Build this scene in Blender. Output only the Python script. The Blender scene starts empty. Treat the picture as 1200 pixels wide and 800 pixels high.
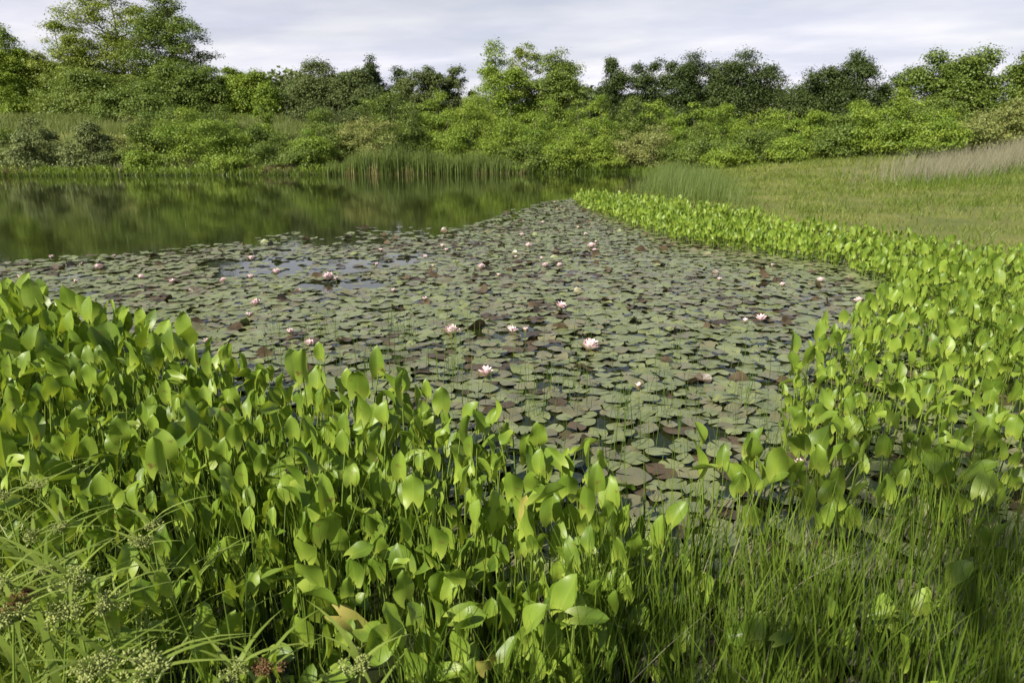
import bpy, math, random
import numpy as np
from mathutils import Vector, Matrix, Euler
rng = np.random.default_rng(11)
random.seed(5)
R = math.radians
sc = bpy.context.scene
COL = sc.collection

# ------------------------------------------------------------------ camera, world, sun, exposure
CAM_H, PITCH, FPX = 1.65, math.atan(225 / 800), 800.0
cam = bpy.data.objects.new('camera', bpy.data.cameras.new('camera'))
COL.objects.link(cam)
cam.location = (0, 0, CAM_H)
cam.rotation_euler = (math.pi / 2 - PITCH, 0, 0)
cam.data.sensor_width = 36
cam.data.lens = 24
cam.data.clip_start = 0.05
cam.data.clip_end = 6000
cam.data.dof.use_dof = True
cam.data.dof.focus_distance = 3.6
cam.data.dof.aperture_fstop = 4.8
sc.camera = cam

SUN_EL, SUN_AZ = R(39), R(222)          # azimuth clockwise from +Y: behind the camera, to its left
sdir = Vector((math.sin(SUN_AZ) * math.cos(SUN_EL), math.cos(SUN_AZ) * math.cos(SUN_EL), math.sin(SUN_EL)))
world = bpy.data.worlds.new('World')
sc.world = world
world.use_nodes = True
nt = world.node_tree
nt.nodes.clear()
N = nt.nodes.new
L = nt.links.new
wout = N('ShaderNodeOutputWorld')
bg = N('ShaderNodeBackground')
bg.inputs['Strength'].default_value = 0.055
sky = N('ShaderNodeTexSky')
sky.sky_type = 'NISHITA'
sky.sun_disc = False
sky.sun_elevation = SUN_EL
sky.sun_rotation = SUN_AZ
sky.air_density = 1.0
sky.dust_density = 2.0
tc = N('ShaderNodeTexCoord')
sp = N('ShaderNodeSeparateXYZ')
L(tc.outputs['Generated'], sp.inputs[0])
def math_node(op, a, b=None, clamp=False, tree=nt):
    m = tree.nodes.new('ShaderNodeMath')
    m.operation = op
    m.use_clamp = clamp
    for i, v in enumerate((a, b)):
        if v is None:
            continue
        if isinstance(v, (int, float)):
            m.inputs[i].default_value = v
        else:
            tree.links.new(v, m.inputs[i])
    return m.outputs[0]
zc = math_node('MAXIMUM', sp.outputs['Z'], 0.0)
den = math_node('ADD', zc, 0.10)
cx = math_node('DIVIDE', sp.outputs['X'], den)
cy = math_node('DIVIDE', sp.outputs['Y'], den)
cv = N('ShaderNodeCombineXYZ')
L(math_node('ADD', math_node('MULTIPLY', cx, 0.8), math_node('MULTIPLY', cy, 0.3)), cv.inputs[0])
L(cy, cv.inputs[1])
n1 = N('ShaderNodeTexNoise')
n1.inputs['Scale'].default_value = 0.6
n1.inputs['Detail'].default_value = 9
n1.inputs['Roughness'].default_value = 0.55
n1.inputs['Distortion'].default_value = 0.5
L(cv.outputs[0], n1.inputs['Vector'])
n2 = N('ShaderNodeTexNoise')
n2.inputs['Scale'].default_value = 1.5
n2.inputs['Detail'].default_value = 6
L(cv.outputs[0], n2.inputs['Vector'])
# the deck of cloud is closed except for thin strips of blue low over the trees
elev = math_node('MULTIPLY', math_node('SUBTRACT', sp.outputs['Z'], 0.06), 2.2, True)
mask = math_node('ADD', math_node('MULTIPLY', math_node('SUBTRACT', n1.outputs['Fac'], 0.42), 3.2), elev)
mask = math_node('ADD', math_node('MULTIPLY', mask, 0.3, True), 0.66, True)
# the cloud lies low round the sky; overhead it is open
mask = math_node('MULTIPLY', mask, math_node('SUBTRACT', 1.35, math_node('MULTIPLY', sp.outputs['Z'], 3.4), True))
ccol = N('ShaderNodeMix')
ccol.data_type = 'RGBA'
ccol.inputs['A'].default_value = (11.2, 11.2, 13.0, 1)
ccol.inputs['B'].default_value = (15.0, 14.5, 15.0, 1)
L(math_node('MULTIPLY', math_node('SUBTRACT', n2.outputs['Fac'], 0.38), 3.4, True), ccol.inputs['Factor'])
mixs = N('ShaderNodeMix')
mixs.data_type = 'RGBA'
L(mask, mixs.inputs['Factor'])
L(sky.outputs[0], mixs.inputs['A'])
L(ccol.outputs['Result'], mixs.inputs['B'])
L(mixs.outputs['Result'], bg.inputs['Color'])
L(bg.outputs[0], wout.inputs[0])

sun = bpy.data.objects.new('sun', bpy.data.lights.new('sun', 'SUN'))
COL.objects.link(sun)
sun.data.energy = 5.0
sun.data.angle = R(0.55)
sun.data.color = (1.0, 0.93, 0.80)
sun.rotation_euler = (-sdir).to_track_quat('-Z', 'Y').to_euler()
sun.location = (-30, -40, 40)

sc.view_settings.view_transform = 'Standard'
sc.view_settings.look = 'None'
sc.view_settings.exposure = 0.55
sc.view_settings.gamma = 1.0
sc.view_settings.use_curve_mapping = False
sc.render.engine = 'CYCLES'
sc.cycles.use_denoising = True
sc.cycles.max_bounces = 6
sc.cycles.diffuse_bounces = 3
sc.cycles.glossy_bounces = 3
sc.cycles.transmission_bounces = 4
sc.cycles.transparent_max_bounces = 4

# ------------------------------------------------------------------ helpers
def at(u, v, z=0.0):
    """World point at height z that a pixel of the 1200x800 photograph shows (used only to survey ground positions)."""
    k = 400 - v
    d = np.array([u - 600, FPX * math.cos(PITCH) + k * math.sin(PITCH), -FPX * math.sin(PITCH) + k * math.cos(PITCH)])
    t = (z - CAM_H) / d[2]
    return d[0] * t, d[1] * t
def at_depth(u, v, Y):
    """x and z at distance Y of what the photograph shows at pixel u, v."""
    k = 400 - v
    f = FPX * math.cos(PITCH) + k * math.sin(PITCH)
    return (u - 600) / f * Y, CAM_H + (-FPX * math.sin(PITCH) + k * math.cos(PITCH)) / f * Y
def project(P):
    P = np.atleast_2d(P)
    x, y, z = P[:, 0], P[:, 1], P[:, 2] - CAM_H
    f = y * math.cos(PITCH) - z * math.sin(PITCH)
    g = y * math.sin(PITCH) + z * math.cos(PITCH)
    return 600 + FPX * x / f, 400 - FPX * g / f

def new_mesh(name, V, F, mat, attrs=None, smooth=False):
    """F: an (n,k) index array or a list of such arrays."""
    V = np.asarray(V, dtype=np.float32)
    Fs = F if isinstance(F, list) else [F]
    Fs = [np.asarray(f, dtype=np.int32) for f in Fs if len(f)]
    me = bpy.data.meshes.new(name)
    me.vertices.add(len(V))
    me.vertices.foreach_set('co', V.ravel())
    loops = np.concatenate([f.ravel() for f in Fs])
    tot = np.concatenate([np.full(len(f), f.shape[1], dtype=np.int32) for f in Fs])
    st = np.concatenate([[0], np.cumsum(tot)[:-1]]).astype(np.int32)
    me.loops.add(len(loops))
    me.loops.foreach_set('vertex_index', loops)
    me.polygons.add(len(tot))
    me.polygons.foreach_set('loop_start', st)
    me.polygons.foreach_set('loop_total', tot)
    for k, a in (attrs or {}).items():
        at_ = me.attributes.new(k, 'FLOAT', 'POINT')
        at_.data.foreach_set('value', np.asarray(a, dtype=np.float32).ravel())
    me.update(calc_edges=True)
    if smooth:
        me.polygons.foreach_set('use_smooth', np.ones(len(tot), dtype=bool))
    if mat:
        me.materials.append(mat)
    return me
def link(name, me, parent=None, loc=None):
    o = bpy.data.objects.new(name, me)
    COL.objects.link(o)
    if parent is not None:
        o.parent = parent
    if loc is not None:
        o.location = loc
    return o
def tag(o, label=None, cat=None, group=None, kind=None):
    if label: o['label'] = label
    if cat: o['category'] = cat
    if group: o['group'] = group
    if kind: o['kind'] = kind
    return o
def empty(name, loc, label, cat, group=None, rz=0.0, s=1.0):
    o = bpy.data.objects.new(name, None)
    o.empty_display_size = 0.1
    COL.objects.link(o)
    o.location = loc
    o.rotation_euler = (0, 0, rz)
    o.scale = (s, s, s)
    return tag(o, label, cat, group)
def children_of(o, kids):
    return kids.get(o.name, [])
def merge(parts):
    """[(V, F, attrs)] -> one."""
    Vs, Fq, Ft, A, off = [], [], [], {}, 0
    for V, F, a in parts:
        for f in (F if isinstance(F, list) else [F]):
            (Fq if f.shape[1] == 4 else Ft).append(np.asarray(f) + off)
        Vs.append(V)
        for k, x in a.items():
            A.setdefault(k, []).append(np.asarray(x))
        off += len(V)
    F = ([np.concatenate(Fq)] if Fq else []) + ([np.concatenate(Ft)] if Ft else [])
    return np.concatenate(Vs), F, {k: np.concatenate(x) for k, x in A.items()}
def stamp(V, F, M, attrs=None):
    """Copies of one shape at many 4x4 transforms M (n,4,4), as arrays."""
    n, k = len(M), len(V)
    W = np.einsum('nij,kj->nki', M[:, :3, :3], V) + M[:, None, :3, 3]
    Fo = [(f[None] + (np.arange(n) * k)[:, None, None]).reshape(-1, f.shape[1]) for f in (F if isinstance(F, list) else [F])]
    A = {a: np.tile(x, n) for a, x in (attrs or {}).items()}
    return W.reshape(-1, 3), Fo, A
def tubes(P, rad, sides=5):
    """P (n,k,3) paths, rad (n,k) radii -> tube verts and quads."""
    P = np.asarray(P, float)
    rad = np.asarray(rad, float)
    n, k = P.shape[:2]
    T = np.gradient(P, axis=1)
    T /= np.linalg.norm(T, axis=2, keepdims=True) + 1e-9
    ref = np.where(np.abs(T[..., 2:3]) > 0.9, np.array([1.0, 0, 0]), np.array([0, 0, 1.0]))
    A = np.cross(T, ref)
    A /= np.linalg.norm(A, axis=2, keepdims=True) + 1e-9
    B = np.cross(T, A)
    th = np.arange(sides) * 2 * np.pi / sides
    V = P[:, :, None] + rad[:, :, None, None] * (A[:, :, None] * np.cos(th)[:, None] + B[:, :, None] * np.sin(th)[:, None])
    idx = np.arange(n * k * sides).reshape(n, k, sides)
    nx = np.roll(idx, -1, axis=2)
    F = np.stack([idx[:, :-1], nx[:, :-1], nx[:, 1:], idx[:, 1:]], axis=-1).reshape(-1, 4)
    return V.reshape(-1, 3), F
def blades(base, height, az, bend, width, segs=5, tip=0.06, roll=None, droop=None):
    """Grass-like ribbons. base (n,3); az direction of lean; bend = horizontal reach / height."""
    n = len(base)
    t = np.linspace(0, 1, segs + 1)
    lean = bend * height
    out = np.stack([np.cos(az), np.sin(az), np.zeros(n)], 1)
    hz = height[:, None] * (t[None] - (0 if droop is None else droop[:, None] * t[None] ** 3))
    ho = lean[:, None] * t[None] ** 2.0
    P = base[:, None] + out[:, None] * ho[:, :, None]
    P[:, :, 2] += hz
    ra = az + np.pi / 2 if roll is None else roll
    side = np.stack([np.cos(ra), np.sin(ra), np.zeros(n)], 1)
    w = width[:, None] * np.clip(np.minimum(1.0, 0.55 + t * 2.2) * (1 - t ** 2.2) + tip * 0.3, 0.03, 1)[None]
    Vl = P - side[:, None] * w[:, :, None] * 0.5
    Vr = P + side[:, None] * w[:, :, None] * 0.5
    V = np.stack([Vl, Vr], axis=2)
    idx = np.arange(n * (segs + 1) * 2).reshape(n, segs + 1, 2)
    F = np.stack([idx[:, :-1, 0], idx[:, :-1, 1], idx[:, 1:, 1], idx[:, 1:, 0]], axis=-1).reshape(-1, 4)
    return V.reshape(-1, 3), F, n * 0 + (segs + 1) * 2
def inside(poly, x, y):
    poly = np.asarray(poly, float)
    r = np.zeros(np.shape(x), bool)
    x0, y0 = poly[:, 0], poly[:, 1]
    x1, y1 = np.roll(x0, -1), np.roll(y0, -1)
    for a, b, c, d in zip(x0, y0, x1, y1):
        c1 = (b > y) != (d > y)
        with np.errstate(divide='ignore', invalid='ignore'):
            r ^= c1 & (x < (c - a) * (y - b) / ((d - b) if d != b else 1e-12) + a)
    return r
def sdist(poly, x, y):
    """Distance to the outline, negative inside."""
    poly = np.asarray(poly, float)
    best = np.full(np.shape(x), 1e18)
    for (a, b), (c, d) in zip(poly, np.roll(poly, -1, axis=0)):
        ex, ey = c - a, d - b
        t = np.clip(((x - a) * ex + (y - b) * ey) / (ex * ex + ey * ey + 1e-12), 0, 1)
        best = np.minimum(best, (x - a - t * ex) ** 2 + (y - b - t * ey) ** 2)
    best = np.sqrt(best)
    return np.where(inside(poly, x, y), -best, best)
def smooth(a, b, x):
    t = np.clip((x - a) / (b - a), 0, 1)
    return t * t * (3 - 2 * t)
_lat = np.random.default_rng(3).random((64, 64))
def vnoise(x, y):
    xi, yi = np.floor(x).astype(int), np.floor(y).astype(int)
    fx, fy = x - xi, y - yi
    fx, fy = fx * fx * (3 - 2 * fx), fy * fy * (3 - 2 * fy)
    g = lambda i, j: _lat[i % 64, j % 64]
    return (g(xi, yi) * (1 - fx) + g(xi + 1, yi) * fx) * (1 - fy) + (g(xi, yi + 1) * (1 - fx) + g(xi + 1, yi + 1) * fx) * fy
def fbm(x, y):
    return (vnoise(x, y) * 4 + vnoise(x * 2.1 + 7, y * 2.1) * 2 + vnoise(x * 4.3, y * 4.3 + 5)) / 7
def sample_poly(poly, n, r=rng):
    poly = np.asarray(poly, float)
    lo, hi = poly.min(0), poly.max(0)
    out = np.zeros((0, 2))
    while len(out) < n:
        p = lo + r.random((n * 3, 2)) * (hi - lo)
        out = np.concatenate([out, p[inside(poly, p[:, 0], p[:, 1])]])
    return out[:n]
def dart(poly, dist_fn, tries, r=rng, start=None):
    """Spaced points in a polygon; dist_fn(x,y) gives the spacing."""
    P = sample_poly(poly, tries, r)
    D = dist_fn(P[:, 0], P[:, 1])
    cell = float(D.max())
    grid, keep = {}, []
    for i in range(len(P)):
        cx_, cy_ = int(P[i, 0] // cell), int(P[i, 1] // cell)
        ok = True
        for a in (-1, 0, 1):
            for b in (-1, 0, 1):
                for j in grid.get((cx_ + a, cy_ + b), ()):
                    q = (D[i] + D[j]) * 0.5
                    if (P[i, 0] - P[j, 0]) ** 2 + (P[i, 1] - P[j, 1]) ** 2 < q * q:
                        ok = False
                        break
                if not ok: break
            if not ok: break
        if ok:
            grid.setdefault((cx_, cy_), []).append(i)
            keep.append(i)
    return P[keep], D[keep]
def rotz(a):
    c, s = np.cos(a), np.sin(a)
    M = np.zeros((len(a), 4, 4))
    M[:, 0, 0], M[:, 0, 1], M[:, 1, 0], M[:, 1, 1], M[:, 2, 2], M[:, 3, 3] = c, -s, s, c, 1, 1
    return M

# ------------------------------------------------------------------ materials
def material(name):
    m = bpy.data.materials.new(name)
    m.use_nodes = True
    m.node_tree.nodes.clear()
    return m, m.node_tree
def foliage_mat(name, ca, cb, trans=0.35, rough=0.5, spec=0.35, tcol=1.25, veins=False, brown=None, noise_scale=9.0, base_attr=None, base_col=None, stripes=0.0):
    """Leaf surface: hue runs between two leaf colours by leaf (tone), by plant (random) and by blotches; thin, so light comes through."""
    m, t = material(name)
    n, l = t.nodes.new, t.links.new
    out = n('ShaderNodeOutputMaterial')
    pr = n('ShaderNodeBsdfPrincipled')
    tr = n('ShaderNodeBsdfTranslucent')
    mx = n('ShaderNodeMixShader')
    tone = n('ShaderNodeAttribute'); tone.attribute_name = 'tone'
    oi = n('ShaderNodeObjectInfo')
    tex = n('ShaderNodeTexCoord')
    nz = n('ShaderNodeTexNoise')
    nz.inputs['Scale'].default_value = noise_scale
    nz.inputs['Detail'].default_value = 4
    l(tex.outputs['Object'], nz.inputs['Vector'])
    f = math_node('FRACT', math_node('ADD', tone.outputs['Fac'], oi.outputs['Random'], tree=t), tree=t)
    f = math_node('ADD', math_node('MULTIPLY', f, 0.75, tree=t), math_node('MULTIPLY', math_node('SUBTRACT', nz.outputs['Fac'], 0.38, tree=t), 0.9, tree=t), True, tree=t)
    mc = n('ShaderNodeMix'); mc.data_type = 'RGBA'
    mc.inputs['A'].default_value = (*ca, 1); mc.inputs['B'].default_value = (*cb, 1)
    l(f, mc.inputs['Factor'])
    col = mc.outputs['Result']
    if veins:
        lt = n('ShaderNodeAttribute'); lt.attribute_name = 'lt'
        ls = n('ShaderNodeAttribute'); ls.attribute_name = 'ls'
        at_ = math_node('ABSOLUTE', lt.outputs['Fac'], tree=t)
        wv = math_node('SINE', math_node('MULTIPLY', at_, 44.0, tree=t), tree=t)
        wv = math_node('MULTIPLY', math_node('ADD', wv, 1.0, tree=t), 0.5, tree=t)
        wv = math_node('POWER', wv, 3.0, tree=t)
        rib = math_node('LESS_THAN', at_, 0.05, tree=t)
        near = math_node('MULTIPLY', math_node('POWER', math_node('SUBTRACT', 1.0, ls.outputs['Fac'], True, tree=t), 5.0, tree=t), 0.6, tree=t)
        vf = math_node('ADD', math_node('ADD', math_node('MULTIPLY', wv, 0.09, tree=t), math_node('MULTIPLY', rib, 0.12, tree=t), tree=t), near, True, tree=t)
        mv = n('ShaderNodeMix'); mv.data_type = 'RGBA'
        l(vf, mv.inputs['Factor']); l(col, mv.inputs['A'])
        mv.inputs['B'].default_value = (min(1, cb[0] * 1.5), min(1, cb[1] * 1.25), cb[2] * 1.5, 1)
        col = mv.outputs['Result']
        bp = n('ShaderNodeBump')
        bp.inputs['Strength'].default_value = 0.18
        bp.inputs['Distance'].default_value = 0.001
        l(wv, bp.inputs['Height'])
        l(bp.outputs[0], pr.inputs['Normal'])
    if brown:
        nb = n('ShaderNodeTexNoise')
        nb.inputs['Scale'].default_value = 22
        nb.inputs['Detail'].default_value = 3
        l(tex.outputs['Object'], nb.inputs['Vector'])
        ob = math_node('GREATER_THAN', math_node('FRACT', math_node('MULTIPLY', f, 7.3, tree=t), tree=t), 0.3, tree=t)
        bf = math_node('MULTIPLY', math_node('SUBTRACT', nb.outputs['Fac'], 0.655, tree=t), 9.0, True, tree=t)
        mb = n('ShaderNodeMix'); mb.data_type = 'RGBA'
        l(bf, mb.inputs['Factor']); l(col, mb.inputs['A'])
        mb.inputs['B'].default_value = (*brown, 1)
        col = mb.outputs['Result']
    if base_col:
        hb = n('ShaderNodeAttribute'); hb.attribute_name = 'hb'
        mh = n('ShaderNodeMix'); mh.data_type = 'RGBA'
        l(math_node('MULTIPLY', math_node('SUBTRACT', hb.outputs['Fac'], 0.06, tree=t), 3.4, True, tree=t), mh.inputs['Factor'])
        mh.inputs['A'].default_value = (*base_col, 1)
        l(col, mh.inputs['B'])
        col = mh.outputs['Result']
    l(col, pr.inputs['Base Color'])
    pr.inputs['Roughness'].default_value = rough
    pr.inputs['Specular IOR Level'].default_value = spec
    tm = n('ShaderNodeMix'); tm.data_type = 'RGBA'; tm.blend_type = 'MULTIPLY'
    tm.inputs['Factor'].default_value = 1.0
    l(col, tm.inputs['A'])
    tm.inputs['B'].default_value = (tcol * 1.1, tcol, tcol * 0.55, 1)
    l(tm.outputs['Result'], tr.inputs['Color'])
    mx.inputs[0].default_value = trans
    l(pr.outputs[0], mx.inputs[1]); l(tr.outputs[0], mx.inputs[2])
    l(mx.outputs[0], out.inputs[0])
    return m
def plain_mat(name, ca, cb, rough=0.7, scale=6.0, spec=0.3, bump=0.0, sss=0.0):
    m, t = material(name)
    n, l = t.nodes.new, t.links.new
    out = n('ShaderNodeOutputMaterial')
    pr = n('ShaderNodeBsdfPrincipled')
    tex = n('ShaderNodeTexCoord')
    nz = n('ShaderNodeTexNoise')
    nz.inputs['Scale'].default_value = scale
    nz.inputs['Detail'].default_value = 6
    l(tex.outputs['Object'], nz.inputs['Vector'])
    mc = n('ShaderNodeMix'); mc.data_type = 'RGBA'
    mc.inputs['A'].default_value = (*ca, 1); mc.inputs['B'].default_value = (*cb, 1)
    l(math_node('MULTIPLY', math_node('SUBTRACT', nz.outputs['Fac'], 0.3, tree=t), 2.4, True, tree=t), mc.inputs['Factor'])
    l(mc.outputs['Result'], pr.inputs['Base Color'])
    pr.inputs['Roughness'].default_value = rough
    pr.inputs['Specular IOR Level'].default_value = spec
    if sss:
        pr.inputs['Subsurface Weight'].default_value = sss
        pr.inputs['Subsurface Radius'].default_value = (0.01, 0.006, 0.004)
    if bump:
        bp = n('ShaderNodeBump')
        bp.inputs['Strength'].default_value = bump
        bp.inputs['Distance'].default_value = 0.02
        l(nz.outputs['Fac'], bp.inputs['Height'])
        l(bp.outputs[0], pr.inputs['Normal'])
    l(pr.outputs[0], out.inputs[0])
    return m

M_LEAF = foliage_mat('broad_leaf', (0.078, 0.152, 0.014), (0.262, 0.380, 0.048), trans=0.30, rough=0.41, spec=0.5, tcol=1.5, veins=True, brown=(0.16, 0.11, 0.03))
M_OLD = foliage_mat('old_leaf', (0.30, 0.32, 0.05), (0.26, 0.25, 0.06), trans=0.18, rough=0.55, tcol=1.4, veins=True, brown=(0.10, 0.06, 0.025))
M_STALK = foliage_mat('leaf_stalk', (0.13, 0.21, 0.03), (0.24, 0.32, 0.06), trans=0.15, rough=0.4)
M_GRASS = foliage_mat('marsh_grass', (0.070, 0.130, 0.014), (0.175, 0.255, 0.032), trans=0.35, rough=0.45, noise_scale=2.0)
M_RUSH = foliage_mat('rush', (0.05, 0.095, 0.015), (0.11, 0.17, 0.03), trans=0.15, rough=0.5)
M_SEDGE = foliage_mat('sedge_leaf', (0.155, 0.23, 0.03), (0.30, 0.38, 0.08), trans=0.35, rough=0.4)
M_HEAD = plain_mat('sedge_flower', (0.22, 0.27, 0.07), (0.42, 0.46, 0.17), 0.8, 60)
M_HEADR = plain_mat('sedge_flower_old', (0.15, 0.08, 0.035), (0.28, 0.17, 0.08), 0.8, 60)
M_LAWN = foliage_mat('lawn_grass', (0.098, 0.152, 0.022), (0.238, 0.268, 0.055), trans=0.3, rough=0.6, noise_scale=0.35)
M_DRY = foliage_mat('dry_grass', (0.155, 0.150, 0.098), (0.275, 0.265, 0.170), trans=0.25, rough=0.7, noise_scale=0.5)
M_MEADOW = foliage_mat('meadow_grass', (0.105, 0.155, 0.035), (0.225, 0.260, 0.080), trans=0.3, rough=0.6, noise_scale=0.3)
M_CATTAIL = foliage_mat('cattail_leaf', (0.095, 0.155, 0.032), (0.185, 0.235, 0.060), trans=0.3, rough=0.5, noise_scale=0.5, base_col=(0.30, 0.29, 0.12))
M_BARK = plain_mat('bark', (0.09, 0.075, 0.06), (0.22, 0.19, 0.155), 0.9, 5, bump=0.6)
FOL = {
    'bright': foliage_mat('bright_foliage', (0.132, 0.223, 0.029), (0.274, 0.359, 0.047), trans=0.24, rough=0.5, noise_scale=0.5),
    'spring': foliage_mat('spring_foliage', (0.150, 0.223, 0.036), (0.293, 0.345, 0.065), trans=0.26, rough=0.5, noise_scale=0.3),
    'mid': foliage_mat('mid_green_foliage', (0.098, 0.160, 0.029), (0.195, 0.260, 0.047), trans=0.22, rough=0.5, noise_scale=0.4),
    'dull': foliage_mat('dull_green_foliage', (0.080, 0.119, 0.036), (0.150, 0.188, 0.057), trans=0.18, rough=0.55, noise_scale=0.4),
    'dark': foliage_mat('dark_foliage', (0.040, 0.067, 0.020), (0.089, 0.126, 0.031), trans=0.14, rough=0.5, noise_scale=0.4),
    'juniper': foliage_mat('juniper_foliage', (0.108, 0.149, 0.049), (0.203, 0.243, 0.077), trans=0.09, rough=0.6, noise_scale=1.0),
    'olive': foliage_mat('olive_foliage', (0.177, 0.223, 0.063), (0.302, 0.313, 0.098), trans=0.22, rough=0.55, noise_scale=0.5),
}
PAD = {
    'green': foliage_mat('lily_pad_green', (0.150, 0.178, 0.074), (0.245, 0.272, 0.125), trans=0.04, rough=0.30, spec=0.75, noise_scale=7.0, brown=(0.10, 0.07, 0.035)),
    'olive': foliage_mat('lily_pad_olive', (0.145, 0.140, 0.080), (0.225, 0.218, 0.122), trans=0.04, rough=0.30, spec=0.75, noise_scale=7.0, brown=(0.07, 0.04, 0.025)),
    'brown': foliage_mat('lily_pad_brown', (0.050, 0.036, 0.022), (0.125, 0.092, 0.055), trans=0.06, rough=0.38, spec=0.4, noise_scale=7.0),
}
M_PETAL = plain_mat('lily_petal', (0.84, 0.58, 0.62), (0.90, 0.80, 0.80), 0.45, 14, sss=0.3)
M_STAMEN = plain_mat('lily_stamen', (0.62, 0.40, 0.05), (0.75, 0.52, 0.10), 0.6, 60)
M_SEPAL = plain_mat('lily_sepal', (0.12, 0.10, 0.05), (0.26, 0.20, 0.11), 0.5, 20)

def ground_mat():
    m, t = material('soil_and_turf')
    n, l = t.nodes.new, t.links.new
    out = n('ShaderNodeOutputMaterial')
    pr = n('ShaderNodeBsdfPrincipled')
    geo = n('ShaderNodeNewGeometry')
    def noise(scale, detail=6):
        z = n('ShaderNodeTexNoise')
        z.inputs['Scale'].default_value = scale
        z.inputs['Detail'].default_value = detail
        l(geo.outputs['Position'], z.inputs['Vector'])
        return z.outputs['Fac']
    def mix(f, a, b):
        x = n('ShaderNodeMix'); x.data_type = 'RGBA'
        l(f, x.inputs['Factor'])
        for k, v in (('A', a), ('B', b)):
            if isinstance(v, tuple): x.inputs[k].default_value = (*v, 1)
            else: l(v, x.inputs[k])
        return x.outputs['Result']
    turf = mix(math_node('MULTIPLY', math_node('SUBTRACT', noise(0.5), 0.35, tree=t), 3.0, True, tree=t), (0.105, 0.135, 0.022), (0.20, 0.212, 0.045))
    turf = mix(math_node('MULTIPLY', math_node('SUBTRACT', noise(9.0), 0.5, tree=t), 3.0, True, tree=t), turf, (0.10, 0.085, 0.04))
    mud = mix(noise(6.0), (0.018, 0.016, 0.010), (0.045, 0.038, 0.024))
    spz = n('ShaderNodeSeparateXYZ')
    l(geo.outputs['Position'], spz.inputs[0])
    wet = math_node('MULTIPLY', math_node('SUBTRACT', spz.outputs['Z'], 0.07, tree=t), 12.0, True, tree=t)
    l(mix(wet, mud, turf), pr.inputs['Base Color'])
    pr.inputs['Roughness'].default_value = 0.9
    bp = n('ShaderNodeBump')
    bp.inputs['Strength'].default_value = 0.7
    bp.inputs['Distance'].default_value = 0.08
    l(noise(14.0), bp.inputs['Height'])
    l(bp.outputs[0], pr.inputs['Normal'])
    l(pr.outputs[0], out.inputs[0])
    return m
def water_mat():
    m, t = material('pond_water')
    n, l = t.nodes.new, t.links.new
    out = n('ShaderNodeOutputMaterial')
    pr = n('ShaderNodeBsdfPrincipled')
    geo = n('ShaderNodeNewGeometry')
    pr.inputs['Base Color'].default_value = (0.020, 0.026, 0.008, 1)
    pr.inputs['Roughness'].default_value = 0.04
    pr.inputs['IOR'].default_value = 1.33
    def noise(sx, sy, detail):
        mp = n('ShaderNodeMapping')
        mp.inputs['Scale'].default_value = (sx, sy, 1)
        l(geo.outputs['Position'], mp.inputs['Vector'])
        z = n('ShaderNodeTexNoise')
        z.inputs['Scale'].default_value = 1.0
        z.inputs['Detail'].default_value = detail
        l(mp.outputs[0], z.inputs['Vector'])
        return z.outputs['Fac']
    h = math_node('ADD', math_node('MULTIPLY', noise(2.2, 4.0, 3), 0.6, tree=t), math_node('MULTIPLY', noise(9.0, 12.0, 2), 0.10, tree=t), tree=t)
    bp = n('ShaderNodeBump')
    bp.inputs['Strength'].default_value = 0.045
    bp.inputs['Distance'].default_value = 0.05
    l(h, bp.inputs['Height'])
    l(bp.outputs[0], pr.inputs['Normal'])
    l(pr.outputs[0], out.inputs[0])
    return m

# ------------------------------------------------------------------ setting: ground and water
POND = [(-75, 43), (-33, 44.5), (-20, 46), (-9, 47.5), (0.5, 50), (7, 53.5), (10, 54), (10.8, 51), (9.5, 46), (7.4, 38), (5.2, 28), (3.7, 23), (4.0, 19), (4.6, 15),
        (5.2, 12.6), (5.8, 11), (6.2, 9.2), (6.1, 7), (5.0, 5), (4.0, 3.2), (3.2, 2.0), (2.6, 1.0), (1.4, 0.75), (0.3, 0.8), (-0.6, 1.1), (-1.2, 1.6), (-1.8, 2.3), (-2.6, 2.9),
        (-4.5, 3.6), (-8, 4.3), (-14, 5), (-30, 6), (-75, 10)]
def height(x, y):
    d = sdist(POND, x, y)
    z = np.where(d < 0, -0.5 * smooth(0, -2.0, d) - 0.02, 0.22 * smooth(-0.05, 1.1, d) - 0.02)
    lawn = smooth(1.0, 14, x) * smooth(54, 46, y)
    z = z + np.where(d > 0, np.minimum(d, 26) * 0.011 * lawn, 0)
    z = z + 0.95 * smooth(0.60, 0.80, x / np.maximum(y, 1.0)) * smooth(22, 31, y) * smooth(60, 50, y) * (d > 0)
    back = smooth(30, 44, y) * (d > 0)
    z = z + back * (0.9 * smooth(1.5, 14, d) + 3.3 * smooth(-10, -25, x) * smooth(3.0, 29, d))
    z = z + np.where(d > 0.6, (fbm(x * 0.6, y * 0.6) - 0.5) * 0.16 * smooth(0.6, 5, d), 0)
    return z
s_ = np.linspace(-6.6, 6.6, 361)
gx, gy = np.meshgrid(8 * np.sinh(s_), 4 + 8 * np.sinh(s_))
gx, gy = gx.ravel(), gy.ravel()
gz = height(gx, gy)
n_ = len(s_)
i_ = np.arange(n_ * n_).reshape(n_, n_)
gF = np.stack([i_[:-1, :-1], i_[:-1, 1:], i_[1:, 1:], i_[1:, :-1]], axis=-1).reshape(-1, 4)
tag(link('ground', new_mesh('ground', np.stack([gx, gy, gz], 1), gF, ground_mat(), smooth=True)), kind='structure')
wV = np.array([(-80, 0.2, 0), (13, 0.2, 0), (13, 57, 0), (-80, 57, 0)], float)
tag(link('pond_water', new_mesh('pond_water', wV, np.array([[0, 1, 2, 3]]), water_mat())), kind='structure')

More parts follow.
